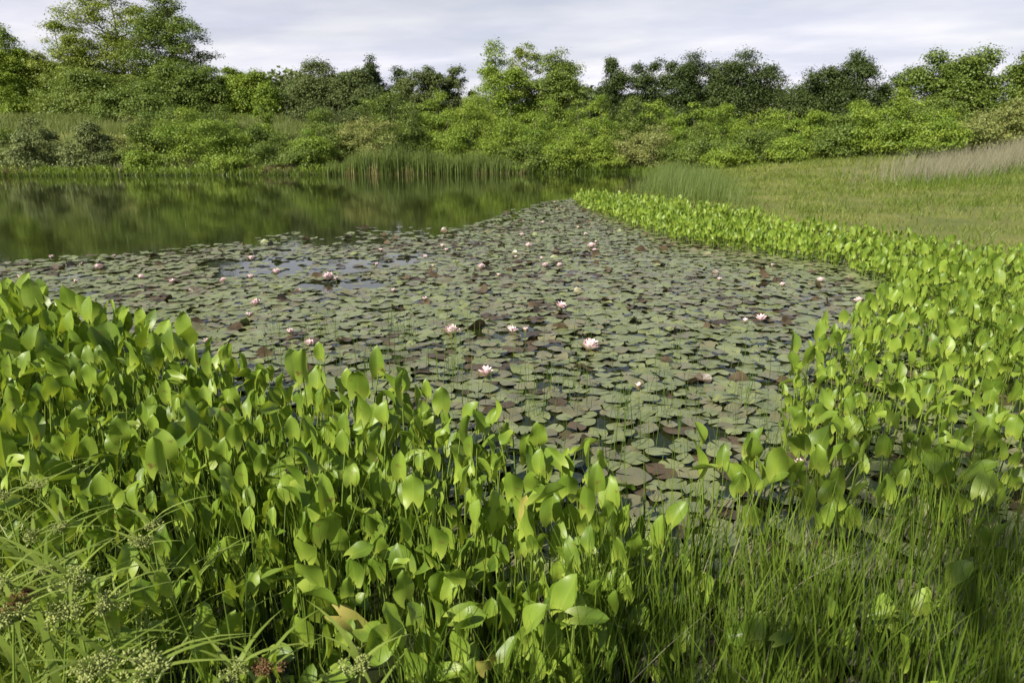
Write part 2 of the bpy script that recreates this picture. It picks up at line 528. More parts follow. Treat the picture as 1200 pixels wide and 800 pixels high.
# ------------------------------------------------------------------ trees and bushes
def leaf_quads(c, size, out, r, jitter=0.9, aspect=0.6):
    """Pointed quads with normals spread round the outward direction."""
    n = len(c)
    nrm = out + r.normal(0, jitter, (n, 3))
    nrm /= np.linalg.norm(nrm, axis=1, keepdims=True) + 1e-9
    a = np.cross(nrm, r.normal(0, 1, (n, 3)))
    a /= np.linalg.norm(a, axis=1, keepdims=True) + 1e-9
    b = np.cross(nrm, a)
    s = size[:, None]
    V = np.stack([c - a * s * 0.5, c + b * s * aspect * 0.5 - a * s * 0.05, c + a * s * 0.5 - nrm * s * 0.12, c - b * s * aspect * 0.5 - a * s * 0.05], axis=1)
    return V.reshape(-1, 3), np.arange(n * 4).reshape(-1, 4)
def crown_shape(kind, t):
    if kind == 'conical': return np.clip((1 - t) ** 0.75 * np.minimum(1, 0.55 + t * 4), 0.05, 1)
    if kind == 'spire': return np.clip((1.02 - t) ** 0.55 * np.minimum(1, 0.8 + t), 0.08, 1)
    if kind == 'oval': return np.clip(np.sin(np.pi * np.clip(t * 0.86 + 0.12, 0, 1)) ** 0.65, 0.08, 1)
    if kind == 'dome': return np.clip(np.sqrt(np.clip(1 - (t * 0.98) ** 2.2, 0, 1)) * np.minimum(1, 0.75 + t), 0.1, 1)
    return np.clip(np.sin(np.pi * np.clip(t * 0.80 + 0.17, 0, 1)) ** 0.8, 0.08, 1)
def woody(name, x, y, ztop, width, label, cat, fol, kind='oval', base=0.12, clumps=60, per=110, leaf=0.3, group=None, gap=0.0, seed=0, trunk_r=0.16, crs=0.17, parts=('trunk', 'crown'), limbs=14, jitter=0.6):
    r = np.random.default_rng(1000 + seed)
    z0 = float(height(np.array([x]), np.array([y]))[0]) - 0.03
    H = ztop - z0
    root = empty(name, (x, y, z0), label, cat, group)
    W = width * 0.5
    ph = r.random(6) * 6.28
    t = r.random(clumps) ** (0.9 if kind != 'conical' else 1.2)
    th = r.random(clumps) * 2 * np.pi
    lobes = 1 + 0.20 * np.sin(2 * th + ph[0]) + 0.15 * np.sin(3 * th + ph[1] + t * 4) + 0.12 * np.sin(5 * th + ph[2] - t * 6)
    if kind == 'spire': t = r.random(clumps) ** 1.1
    rad = crown_shape(kind, t) * W * lobes * (0.25 + 0.75 * r.random(clumps) ** 0.55) * (1 - 0.5 * crs)
    nl = 1 if kind == 'conical' else 4
    hf = np.concatenate([[1.0], r.uniform(0.80 if kind == 'spire' else 0.68, 0.97, nl - 1)])      # heads of different height
    la = r.random() * 6.28 + np.arange(nl) * 6.28 / max(nl - 1, 1) + r.normal(0, 0.4, nl)
    lr = np.concatenate([[0.12], r.uniform(0.40, 0.58, nl - 1)]) * W * (0 if nl == 1 else 1)
    k_ = r.integers(nl, size=clumps)
    rad = rad * (1.0 if nl == 1 else 0.62)
    zt = H * hf[k_] * (base + (0.97 - base) * t) - W * crs * 0.5 * t
    C = np.stack([rad * np.cos(th) + lr[k_] * np.cos(la[k_]) * (0.55 + 0.45 * t), rad * np.sin(th) + lr[k_] * np.sin(la[k_]) * (0.55 + 0.45 * t), np.maximum(zt, 0.15)], 1)
    cr = W * crs * (0.65 + 0.8 * r.random(clumps)) * (1.0 - 0.35 * t)
    cr = np.maximum(cr, leaf * 0.9)
    k = np.repeat(np.arange(clumps), per)
    d = r.normal(0, 1, (len(k), 3))
    d /= np.linalg.norm(d, axis=1, keepdims=True)
    d[:, 2] = np.where(d[:, 2] < -0.25, -d[:, 2] * 0.6, d[:, 2])
    pos = C[k] + d * (cr[k] * (0.30 + 0.75 * r.random(len(k)) ** 0.6) * (1 + 0.32 * np.abs(r.normal(0, 1, len(k)))))[:, None] * np.array([1.1, 1.1, 0.75])
    pos += r.normal(0, leaf * 0.8, pos.shape)
    size = leaf * (0.6 + 0.8 * r.random(len(k)))
    outw = d * 0.8 + np.array([0, 0, 0.75]) + 0.25 * C[k] / (np.linalg.norm(C[k], axis=1, keepdims=True) + 1e-6)
    pos[:, 2] = np.maximum(pos[:, 2], 0.05)
    V, F = leaf_quads(pos, size, outw, r, jitter)
    ctone = r.random(clumps) * 0.55
    tone = np.repeat(np.clip(ctone[k] + r.random(len(k)) * 0.4, 0, 1), 4)
    link(parts[1], new_mesh(name + '_' + parts[1], V, F, FOL[fol], {'tone': tone}), root)
    # trunk and limbs
    m = min(limbs, clumps)
    pick = r.permutation(clumps)[:m]
    q = np.linspace(0, 1, 8)
    hh = H * 0.86
    sway = r.normal(0, 0.03 * W, (2,))
    tr = np.stack([sway[0] * np.sin(q * 4), sway[1] * np.sin(q * 3 + 1), q * hh], 1)
    P, Rr = [tr], [trunk_r * (1 - 0.9 * q) + 0.012]
    for i in pick:
        e = C[i]
        st = np.clip((e[2] - 0.45 * np.hypot(e[0], e[1])) / hh, 0.04, 0.92)
        s0 = np.array([np.interp(st, q, tr[:, j]) for j in range(3)])
        mid = (s0 + e) / 2 + np.array([0, 0, 0.10 * np.linalg.norm(e - s0)]) + r.normal(0, 0.05 * W, 3)
        b = ((1 - q) ** 2)[:, None] * s0 + (2 * q * (1 - q))[:, None] * mid + (q ** 2)[:, None] * e
        P.append(b)
        Rr.append((trunk_r * (1 - 0.9 * st) * 0.6) * (1 - 0.85 * q) + 0.008)
    V, F = tubes(np.array(P), np.array(Rr), 6)
    link(parts[0], new_mesh(name + '_' + parts[0], V, F, M_BARK, smooth=True), root)
    return root
_seed = [0]
def tree(u, v, w, Y, label, fol, kind='oval', **kw):
    _seed[0] += 1
    x, zt = at_depth(u, v, Y)
    width = w / 838.0 * Y * 1.12
    args = dict(base=0.04, clumps=82, per=105, leaf=0.19, seed=_seed[0], trunk_r=0.2)
    args.update(kw)
    args['crs'] = args.get('crs', 0.19) * 1.12
    args['clumps'] = int(args['clumps'] * 2.9)
    args['per'] = int(args['per'] * 2.0)
    return woody('tree', x, Y, zt, width, label, 'tree', fol, kind, **args)
def bush(u, v, w, Y, label, fol='bright', kind='dome', **kw):
    _seed[0] += 1
    x, zt = at_depth(u, v, Y)
    width = w / 815.0 * Y
    args = dict(base=0.0, clumps=46, per=95, leaf=0.11, seed=_seed[0], trunk_r=0.05, crs=0.22, limbs=10)
    args.update(kw)
    args['clumps'] = int(args['clumps'] * 1.3)
    args['per'] = int(args['per'] * 2.4)
    return woody(kw.pop('name', 'bush') if False else 'bush', x, Y, zt, width, label, 'bush', fol, kind, parts=('stems', 'foliage'), **args)

GT = 'trees on the skyline beyond the pond'
TREES = [
    (-48, 2, 100, 82, 'tall tree outside the left edge, only its rim in view', 'mid', 'oval', {}),
    (2, 30, 62, 80, 'leafy tree cut off by the left edge of the view', 'bright', 'oval', {}),
    (62, 18, 92, 82, 'loose open tree with see-through crown beside the edge tree at far left', 'spring', 'oval', dict(clumps=95, per=90, crs=.15)),
    (128, -22, 104, 84, 'tallest thin-leaved tree rising out of the top of the view at left', 'spring', 'oval', dict(clumps=115, per=85, crs=.14, trunk_r=.3, limbs=30)),
    (192, -16, 92, 83, 'tall full tree right of the tallest one, its top also out of view', 'mid', 'oval', dict(clumps=120, per=85, crs=.15, trunk_r=.28, limbs=24)),
    (95, 78, 110, 76, 'lower spreading tree with dark underside in front of the tallest tree', 'mid', 'dome', {}),
    (205, 72, 96, 77, 'rounded shorter tree under the tall full tree at left', 'mid', 'dome', {}),
    (150, 102, 80, 70, 'small bushy tree at the foot of the tall left trees', 'mid', 'dome', dict(clumps=50)),
    (268, 78, 50, 80, 'narrow bright tree just right of the tall left trees', 'bright', 'oval', dict(clumps=50)),
    (300, 80, 58, 78, 'bright broad-leaved tree in the dip between tall and dull trees', 'bright', 'dome', dict(clumps=60)),
    (372, 68, 96, 80, 'big rounded dull green tree left of centre', 'dull', 'dome', dict(clumps=95)),
    (418, 74, 70, 78, 'dull green tree joined to the big rounded dull tree', 'dull', 'dome', {}),
    (433, 62, 44, 86, 'dark narrow treetop poking above the dull green trees', 'dark', 'oval', dict(clumps=45)),
    (468, 76, 56, 86, 'low dark treetop right of the dark narrow one', 'dark', 'dome', dict(clumps=50)),
    (497, 72, 60, 82, 'dark rounded tree behind the left end of the thicket', 'dull', 'dome', dict(clumps=60)),
    (536, 76, 50, 84, 'dim green tree beside the two-topped yellow-green tree', 'dull', 'dome', dict(clumps=50)),
    (580, 44, 74, 78, 'yellow-green tree with knobbly top, tallest at the middle of the skyline', 'bright', 'oval', dict(clumps=70, per=90)),
    (617, 46, 50, 84, 'pale thin treetop tucked between yellow-green tree and smooth round tree', 'spring', 'oval', dict(clumps=50, per=70)),
    (650, 54, 88, 80, 'smooth rounded mid green tree right of centre', 'mid', 'dome', dict(clumps=95)),
    (718, 64, 62, 84, 'first and smallest dark tree standing alone right of the round green tree', 'dark', 'spire', dict(clumps=70)),
    (766, 62, 72, 84, 'narrow dark tree, second in the dark row', 'dark', 'spire', dict(clumps=75)),
    (812, 57, 86, 84, 'broader dark tree, third in the dark row', 'dark', 'spire', dict(clumps=95)),
    (878, 56, 106, 82, 'biggest dark tree at the end of the dark row', 'dark', 'spire', dict(clumps=125)),
    (957, 74, 92, 80, 'dark stepped tree just right of the sky gap', 'dark', 'spire', dict(clumps=85)),
    (1006, 55, 88, 78, 'tallest dark tree right of the sky gap', 'dark', 'spire', dict(clumps=100)),
    (1052, 82, 58, 76, 'low dark tree half behind the sprawling right trees', 'dark', 'dome', dict(clumps=50)),
    (1108, 54, 96, 62, 'sprawling layered tree at upper right with light upper leaves', 'mid', 'dome', dict(leaf=.19, limbs=26)),
    (1166, 50, 92, 60, 'wide-limbed tree next to the right edge showing dark branches', 'mid', 'dome', dict(leaf=.19, limbs=30, per=85)),
    (1222, 52, 90, 58, 'tree half cut off by the right edge', 'mid', 'dome', dict(leaf=.19)),
]
for u, v, w, Y, lab, fol, kind, kw in TREES:
    tree(u, v, w, Y, lab, fol, kind, group=GT, **kw)

GB = 'bushes along the far shore'
BUSHES = [
    # left bank
    (-6, 150, 50, 50, 'green bush at the left edge behind the first round dull bush', 'mid', {}),
    (32, 139, 72, 48.5, 'round dull grey-green evergreen bush, first on the left shore', 'juniper', dict(leaf=.12, clumps=70, crs=.17)),
    (101, 145, 62, 48.5, 'pointed dark juniper bush, second on the left shore', 'juniper', dict(kind='conical', leaf=.12, clumps=80, crs=.15)),
    (150, 143, 46, 53, 'thin pale bush just right of the pointed juniper', 'olive', dict(clumps=34)),
    (170, 150, 50, 50, 'shady bush beside the two pale stumps of reed', 'mid', {}),
    (163, 178, 40, 47.6, 'low bush with pale leaf sprays at the water left of the large leafy bush', 'bright', dict(clumps=28)),
    (214, 132, 88, 49.5, 'large leafy bush with layered branches on the left shore', 'bright', dict(clumps=62)),
    (200, 128, 70, 55, 'leafy bush rising behind the large layered one', 'mid', {}),
    (262, 142, 70, 50, 'leafy bush right of the large layered one', 'bright', {}),
    (250, 130, 50, 56, 'bush below the narrow bright tree', 'mid', {}),
    (268, 182, 64, 48, 'low spreading bush by the water above the brown brush', 'bright', dict(clumps=30)),
    (303, 148, 56, 51, 'bush left of the straw-coloured patch of meadow', 'mid', {}),
    (306, 122, 28, 60, 'small yellow-green sapling bush above the straw meadow', 'bright', dict(clumps=20)),
    (322, 168, 50, 48.8, 'bush with shaded foot right above the brown brush', 'mid', {}),
    (356, 152, 58, 50, 'bush in front of the straw-coloured patch of meadow', 'bright', {}),
    (352, 172, 44, 49, 'dark-footed bush at the water left of the cattails', 'mid', dict(clumps=30)),
    (372, 126, 40, 58, 'bush at the right end of the straw meadow', 'mid', {}),
    (395, 142, 56, 52, 'bush behind the left end of the cattails', 'mid', {}),
    (430, 134, 74, 51, 'grey-leaved bush with pale leaf undersides behind the cattails', 'olive', {}),
    (396, 118, 44, 62, 'dim bush under the dull green trees', 'dull', {}),
    # the thicket
    (458, 104, 72, 58, 'tall round bushy thicket clump left of the yellow-green thicket', 'mid', dict(clumps=62)),
    (478, 136, 58, 52, 'bush behind the middle of the cattails, left half', 'mid', {}),
    (512, 108, 54, 59, 'yellow-green thicket bush below the dark rounded tree', 'bright', {}),
    (558, 100, 66, 60, 'tallest yellow-green thicket bush, below the knobbly-topped tree', 'bright', dict(clumps=60)),
    (524, 132, 60, 54, 'yellow-green bush in mid slope above the cattails', 'bright', {}),
    (552, 148, 58, 52, 'bush with dark hollow above the right half of the cattails', 'bright', {}),
    (598, 112, 56, 60, 'yellow-green thicket bush on the crest right of the tallest one', 'bright', {}),
    (588, 140, 60, 54, 'mid-slope bush above the right end of the cattails', 'bright', {}),
    (628, 134, 58, 55, 'mid-slope bush left of the small reed tuft', 'bright', {}),
    (640, 114, 54, 61, 'crest bush below the smooth round tree', 'bright', {}),
    (616, 166, 50, 52, 'low bush behind the right end of the cattails', 'mid', dict(clumps=34)),
    (655, 158, 56, 53, 'bush right behind the small reed tuft', 'bright', {}),
    (678, 116, 52, 61, 'crest bush right of the smooth round tree', 'bright', {}),
    (684, 144, 58, 55, 'mid-slope bush at the far right corner of the pond', 'bright', {}),
    (706, 110, 52, 60, 'vine-topped crest bush below the first dark tree', 'bright', {}),
    (704, 168, 48, 54.5, 'low round bush at the far right corner of the pond', 'bright', dict(clumps=34)),
    (742, 116, 54, 59, 'darker crest bush between the first two dark trees', 'mid', {}),
    (734, 152, 54, 56, 'feathery bush behind the tall rushes', 'olive', {}),
    (778, 118, 58, 59, 'crest bush below the second dark tree', 'bright', {}),
    (770, 146, 58, 55, 'feathery pale bush standing above the tall rushes', 'olive', {}),
    (790, 172, 44, 54, 'low bush at the tip of the lawn', 'mid', dict(clumps=34)),
    (815, 120, 58, 57, 'crest bush below the third dark tree', 'bright', {}),
    (826, 146, 62, 52, 'dark-hearted bush at the far end of the lawn', 'mid', {}),
    (850, 120, 54, 56, 'crest bush below the biggest dark tree, left side', 'bright', {}),
    (852, 172, 52, 48, 'low layered bush over a dark hollow at the lawn edge', 'bright', dict(clumps=34)),
    (888, 120, 58, 54, 'crest bush below the biggest dark tree, right side', 'bright', {}),
    (892, 148, 66, 49, 'bush shading the dark hollow by the lawn', 'mid', {}),
    (926, 124, 56, 52, 'crest bush in the sky gap between the dark trees', 'bright', {}),
    (938, 152, 60, 46, 'bush at the lawn edge under the sky gap', 'bright', {}),
    (962, 126, 54, 50, 'crest bush below the dark stepped tree', 'bright', {}),
    (984, 136, 68, 44.5, 'dark rounded bush standing forward on the lawn edge', 'mid', dict(clumps=60)),
    (1004, 120, 56, 49, 'crest bush below the tallest dark right-hand tree', 'bright', {}),
    (1042, 128, 78, 43, 'bush with bare twigs at its foot on the lawn edge', 'bright', dict(clumps=60)),
    (1070, 104, 66, 49, 'light-topped bush between the dark trees and the sprawling tree', 'bright', {}),
    (1098, 128, 74, 41, 'round bright bush left of the dry grass', 'bright', dict(clumps=60)),
    (1120, 108, 70, 47, 'bush below the sprawling layered tree', 'mid', {}),
    (1150, 130, 64, 41, 'olive twiggy bush above the dry grass', 'olive', {}),
    (1190, 118, 70, 42, 'olive bush above the dry grass at the right edge', 'olive', {}),
]
for u, v, w, Y, lab, fol, kw in BUSHES:
    kw = dict(kw)
    bush(u, v - (10 if 120 < u < 300 and v < 160 else 4), w * 1.30, Y, lab, fol, kw.pop('kind', 'dome'), group=GB, **kw)
# woods far behind, one mass seen only between the trunks
rw = np.random.default_rng(91)
nw = 60000
wx, wy = -110 + rw.random(nw) * 210, 98 + rw.random(nw) * 9
wh = (5.0 + 5.5 * fbm(wx * 0.09, wx * 0)) * rw.random(nw) ** 0.8
wc = np.column_stack([wx, wy, height(wx, wy) + wh])
V, F = leaf_quads(wc, 0.5 + 0.5 * rw.random(nw), np.tile([0, -0.5, 0.5], (nw, 1)), rw, 0.8)
tag(link('far_woods', new_mesh('far_woods', V, F, FOL['dull'], {'tone': np.repeat(rw.random(nw), 4)})), kind='stuff')
# unseen tree, added behind the camera to cast shade on the near right corner
woody('tree', -2.1, -2.5, 6.3, 3.0, 'unseen leafy tree added behind the viewer to shade the lower right corner', 'tree', 'mid', 'oval', base=0.55, clumps=22, per=45, leaf=0.12, seed=77, trunk_r=0.04, crs=0.15)

# ------------------------------------------------------------------ grasses of the land (stuff)
def grass_field(name, pts, h, w, mat, bend=(0.1, 0.6), segs=3, r=rng, kind='stuff', zoff=-0.01, base=False, lean=None, droop=0.0):
    n = len(pts)
    z = height(pts[:, 0], pts[:, 1]) + zoff
    az = r.random(n) * 2 * np.pi if lean is None else lean + r.normal(0, 0.7, n)
    hh = h(n) if callable(h) else np.full(n, h)
    roll = r.random(n) * np.pi
    V, F, k = blades(np.stack([pts[:, 0], pts[:, 1], np.maximum(z, -0.05)], 1), hh, az, bend[0] + r.random(n) * (bend[1] - bend[0]), w * (0.6 + 0.8 * r.random(n)), segs, roll=roll, droop=np.full(n, droop))
    a = {'tone': np.repeat(r.random(n), k)}
    if base:
        a['hb'] = (np.linspace(0, 1, segs + 1)[None, :, None] + (1.6 * (fbm(pts[:, 0] * 1.3, pts[:, 1] * 0.7) - 0.42))[:, None, None] + np.zeros((n, segs + 1, 2))).clip(0, 1).ravel()
    return tag(link(name, new_mesh(name, V, F, mat, a)), kind=kind)
rg = np.random.default_rng(21)
# lawn on the right
lawn_poly = [(3.6, 24), (4.2, 19), (4.8, 15), (5.7, 12.6), (6.7, 11), (7.0, 8.6), (8, 7.2), (16, 10), (34, 30), (40, 48), (12, 52), (10, 46), (8, 38), (5.6, 28)]
p = sample_poly(lawn_poly, 190000, rg)
p = p[rg.random(len(p)) < np.clip(15.0 / p[:, 1], 0.25, 1)]
tuft = fbm(p[:, 0] * 0.8, p[:, 1] * 0.8)
p = p[rg.random(len(p)) < np.clip((tuft - 0.28) * 3, 0.15, 1)]
grass_field('lawn_grass', p, lambda n: (0.05 + 0.13 * rg.random(n) ** 2) * np.clip(0.7 + p[:, 1] / 40, 0.7, 1.5), 0.013 * np.clip(p[:, 1] / 12, 1, 3.5), M_LAWN, (0.2, 1.1), 2, rg)
c_ = sample_poly(lawn_poly, 420, rg)
c_ = c_[fbm(c_[:, 0] * .35 + 5, c_[:, 1] * .35) > 0.45]
p = np.repeat(c_, 34, axis=0) + rg.normal(0, 0.16, (len(c_) * 34, 2)) * (0.5 + np.repeat(c_[:, 1:2], 34, axis=0) / 25)
grass_field('lawn_tufts', p, lambda n: 0.12 + 0.22 * rg.random(n), 0.014, M_GRASS, (0.2, 0.9), 3, rg)
# taller green grass before the dry grass, then the dry grass itself
def band(us, vs, n, z=0.6):
    out = []
    for _ in range(n):
        out.append(at(us[0] + rg.random() * (us[1] - us[0]), vs[0] + rg.random() * (vs[1] - vs[0]), z))
    return np.array(out)
p = np.stack([13 + rg.random(9000) * 16, 23 + rg.random(9000) * 12], 1)
p = p[(p[:, 0] > 0.56 * p[:, 1] + rg.normal(0, .9, len(p)))]
grass_field('tall_grass', p, lambda n: 0.25 + 0.35 * rg.random(n), 0.016, M_GRASS, (0.1, 0.6), 3, rg)
p = np.stack([13 + rg.random(26000) * 22, 27 + rg.random(26000) * 11], 1)
p = p[(p[:, 0] > 0.60 * p[:, 1] - 0.3 + rg.normal(0, 1.7, len(p)))]
grass_field('dry_grass', p, lambda n: 0.55 + 0.55 * rg.random(n), 0.013, M_DRY, (0.2, 0.7), 3, rg, lean=0.6)
# meadow on the left slope
p = np.stack([-62 + rg.random(60000) * 48, 47.5 + rg.random(60000) * 27], 1)
p = p[rg.random(len(p)) < 0.25 + 0.75 * (fbm(p[:, 0] * .3, p[:, 1] * .3) > .45)]
grass_field('meadow_grass', p, lambda n: 0.4 + 0.6 * rg.random(n), 0.04, M_MEADOW, (0.1, 0.6), 2, rg)
p = np.stack([-14 + rg.random(22000) * 28, 51 + rg.random(22000) * 8], 1)
p = p[height(p[:, 0], p[:, 1]) > 0.05]
grass_field('bank_grass', p, lambda n: 0.3 + 0.5 * rg.random(n), 0.035, M_MEADOW, (0.1, 0.6), 2, rg)
# strip of low green plants and grass at the far waterline
def along_shore(poly, n, a, b):
    """Random points along the outline from vertex a to vertex b."""
    seg = np.array(poly[a:b + 1], float)
    ln = np.linalg.norm(np.diff(seg, axis=0), axis=1)
    q = rg.random(n) * ln.sum()
    c = np.concatenate([[0], np.cumsum(ln)])
    i = np.clip(np.searchsorted(c, q) - 1, 0, len(ln) - 1)
    f = ((q - c[i]) / ln[i])[:, None]
    return seg[i] * (1 - f) + seg[i + 1] * f
p = along_shore(POND, 16000, 0, 8)
p = p + np.stack([rg.normal(0, .3, len(p)), rg.random(len(p)) ** 1.5 * 2.2 - 0.35], 1)
grass_field('shore_grass', p, lambda n: 0.18 + 0.35 * rg.random(n), 0.045, M_GRASS, (0.1, 0.9), 2, rg)
# cattails on the far shore
def cattails(us, n, hh, Yb, name, mat=M_CATTAIL, spread=1.0):
    u = us[0] + rg.random(n) * (us[1] - us[0])
    x = (u - 600) / 822 * Yb
    y = np.interp(x, [q[0] for q in POND[0:7]], [q[1] for q in POND[0:7]]) + (rg.random(n) - 0.35) * spread
    pp = np.stack([x, y], 1)
    edge = np.clip(np.minimum(u - us[0], us[1] - u) / 40, 0.45, 1)
    h = (hh[0] + (hh[1] - hh[0]) * rg.random(n)) * edge * (0.78 + 0.4 * vnoise(x * 0.9, x * 0)) * (0.8 + 0.4 * vnoise(x * 3.1, x * 0 + 9))
    hb = lambda m: h
    return grass_field(name, pp, hb, 0.035, mat, (0.0, 0.22), 4, rg, base=True)
cattails((384, 626), 4600, (0.9, 1.8), 47.8, 'cattail_reeds', spread=1.6)
cattails((648, 662), 130, (1.0, 1.5), 51.0, 'reed_tuft', spread=0.5)
cattails((136, 146), 60, (1.2, 1.9), 45.5, 'pale_reeds', M_DRY, spread=0.4)
# tall blue-green rushes at the point of the lawn
rp = [(3.3, 23.2), (4.5, 18.8), (5.6, 17), (6.6, 18), (8.0, 24), (9.6, 32), (9.6, 42), (7.9, 41), (6.2, 33), (4.7, 27.5)]
p = sample_poly(rp, 13000, rg)
p = p[rg.random(len(p)) < np.clip(-sdist(rp, p[:, 0], p[:, 1]) / 1.1, 0.06, 1) * np.clip((fbm(p[:, 0] * .7, p[:, 1] * .7) - .25) * 2.6, .2, 1)]
V, F, k = blades(np.column_stack([p, np.maximum(height(p[:, 0], p[:, 1]), -0.05)]), 0.35 + 0.6 * rg.random(len(p)), rg.normal(0.3, 0.9, len(p)), rg.random(len(p)) * 0.35, np.full(len(p), 0.009), 3, roll=rg.random(len(p)) * 3.14)
M_BLUE = foliage_mat('blue_green_rush', (0.065, 0.115, 0.022), (0.150, 0.200, 0.045), trans=0.2, rough=0.5)
tag(link('rushes', new_mesh('rushes', V, F, M_BLUE, {'tone': np.repeat(rg.random(len(p)), k)})), kind='stuff')

# ------------------------------------------------------------------ broad-leaved water plants
def leaf_shape(Ln, W, cup, bend, nu=6, nv=9, seed=0, lobe=0.27, twist=0.0):
    """Heart-shaped blade from the stalk joint at the origin along +Y, upper face +Z."""
    r = np.random.default_rng(seed)
    s = np.linspace(0, 1, nv + 1) ** 1.35
    t = np.linspace(-1, 1, nu + 1)
    S, T = np.meshgrid(s, t, indexing='ij')
    prof = np.clip(S + 0.01, 0, 1) ** 0.27 * np.clip(1 - S, 0, 1) ** 0.54 * 1.62
    hw = W * 0.5 * prof
    x = T * hw
    y = S * Ln - lobe * Ln * np.abs(T) ** 1.2 * np.exp(-S / 0.16)
    z = cup * np.abs(x) ** 1.35 / (W * 0.5) ** 0.35 - bend * Ln * S ** 2 + 0.11 * W * np.sin(S * r.uniform(4, 9) + r.random() * 6) * T * np.abs(T)
    z -= 0.10 * Ln * np.exp(-S / 0.12) * np.abs(T) ** 2
    a = twist * S
    x, z = x * np.cos(a) - z * np.sin(a), x * np.sin(a) + z * np.cos(a)
    V = np.stack([x, y, z], -1).reshape(-1, 3)
    idx = np.arange((nv + 1) * (nu + 1)).reshape(nv + 1, nu + 1)
    F = np.stack([idx[:-1, :-1], idx[:-1, 1:], idx[1:, 1:], idx[1:, :-1]], -1).reshape(-1, 4)
    return V, F, T.ravel(), S.ravel()
def frame(yv, zv):
    y = yv / np.linalg.norm(yv)
    z = zv - y * np.dot(zv, y)
    z /= np.linalg.norm(z) + 1e-9
    return np.stack([np.cross(y, z), y, z], 1)
SUN = np.array([sdir.x, sdir.y, sdir.z])
def plant_parts(seed, nleaf, hmin, hmax, Lf, nu, nv, sides=5):
    """Leaves and stalks of one plant: list of (leaf V,F,attrs),(stalk V,F,attrs)."""
    r = np.random.default_rng(seed)
    out = []
    a0 = r.random() * 6.28
    for i in range(nleaf):
        a = a0 + i * 2.4 + r.normal(0, 0.3)
        h = hmin + (hmax - hmin) * r.random()
        rad0 = 0.01 + 0.035 * r.random()
        lean = 0.03 + 0.20 * r.random()
        o = np.array([math.cos(a), math.sin(a), 0])
        base = o * rad0 + np.array([0, 0, -0.05])
        top = o * (rad0 + lean * h) + np.array([0, 0, h])
        side = np.array([-o[1], o[0], 0]) * r.normal(0, 0.05) * h
        top = top + side
        q = np.linspace(0, 1, 6)[:, None]
        mid = base * 0.5 + top * 0.5 - o * lean * h * 0.28
        path = (1 - q) ** 2 * base + 2 * q * (1 - q) * mid + q ** 2 * top
        # blade direction: up and outward; upper face towards the plant's axis and the light
        e = R(r.uniform(52, 100))
        if r.random() < 0.14: e = R(r.uniform(-30, 20))
        az = a + r.normal(0, 0.75)
        yd = np.array([math.cos(az) * math.cos(e), math.sin(az) * math.cos(e), math.sin(e)])
        up = np.array([-math.cos(az) * math.sin(e), -math.sin(az) * math.sin(e), math.cos(e)])
        zv = up + 0.75 * SUN * (1 if np.dot(up, SUN) > -0.5 else 0) + r.normal(0, 0.25, 3)
        B = frame(yd, zv)
        Ln = Lf * r.uniform(0.62, 1.32)
        V, F, T, S = leaf_shape(Ln, Ln * r.uniform(0.48, 0.90), r.uniform(0.15, 0.75), r.uniform(-0.05, 0.28), nu, nv, seed * 31 + i, twist=r.normal(0, 0.3))
        tone = np.full(len(V), r.random())
        lv = (V @ B.T + top, [F], {'tone': tone, 'lt': T, 'ls': S})
        rad = np.linspace(0.0058, 0.0030, 6) * (Lf / 0.13)
        sv, sf = tubes(path[None], rad[None], sides)
        out.append((lv, (sv, [sf], {'tone': np.full(len(sv), r.random())})))
    return out

NEAR_STAND = [(-9, 6.4), (-6, 6.1), (-4.1, 5.7), (-2.9, 5.0), (-1.9, 4.1), (-1.2, 3.65), (-0.45, 3.35), (0.05, 2.9), (0.42, 2.45), (0.50, 2.1), (0.30, 1.75), (0.1, 1.5), (-0.8, 1.45), (-1.3, 1.7),
              (-2.0, 2.3), (-3.2, 2.8), (-9, 4)]
RIGHT_STAND = [(1.9, 21.8), (2.2, 18.5), (2.4, 15.9), (3.0, 12.1), (4.0, 10.7), (4.7, 9.4), (4.5, 7.9), (3.9, 6.9), (3.0, 5.9), (2.25, 5.0), (1.95, 4.4), (1.60, 3.8), (1.50, 3.3), (1.6, 2.7), (1.8, 2.2), (2.5, 2.2), (4.2, 3.4),
               (5.6, 5.2), (6.8, 7), (7.0, 8.0), (6.7, 9.2), (6.2, 11.0), (5.5, 13.2), (5.0, 15.6), (4.2, 19.5), (3.3, 23.0), (2.3, 23.5)]
MIDDLE_CLUMP = [(0.90, 2.85), (1.25, 3.0), (1.5, 2.75), (1.4, 2.45), (0.95, 2.5)]
FRONT_SPARSE = [(0.2, 2.0), (0.5, 2.35), (0.8, 2.1), (1.3, 1.9), (1.1, 1.5), (0.1, 1.4)]
rp_ = np.random.default_rng(8)
spots = []
P1, _ = dart(NEAR_STAND, lambda x, y: 0.108 + 0.009 * np.clip(y - 2, 0, 9), 14000, rp_)
spots.append((P1, 'near'))
P2, _ = dart(RIGHT_STAND, lambda x, y: 0.170 - 0.008 * np.clip(y - 4, 0, 4), 26000, rp_)
spots.append((P2, 'right'))
P3, _ = dart(MIDDLE_CLUMP, lambda x, y: 0.155 + 0 * x, 300, rp_)
spots.append((P3, 'middle'))
P4, _ = dart(FRONT_SPARSE, lambda x, y: 0.25 + 0 * x, 300, rp_)
spots.append((P4, 'sparse'))
allp = np.concatenate([s[0] for s in spots])
zone = np.concatenate([[i] * len(s[0]) for i, s in enumerate(spots)])
px, py = project(np.column_stack([allp, np.full(len(allp), 0.42)]))
vis = (px > -70) & (px < 1270) & (py < 900) & (py > 0) & (allp[:, 1] > 0.9)
allp, zone, px, py = allp[vis], zone[vis], px[vis], py[vis]
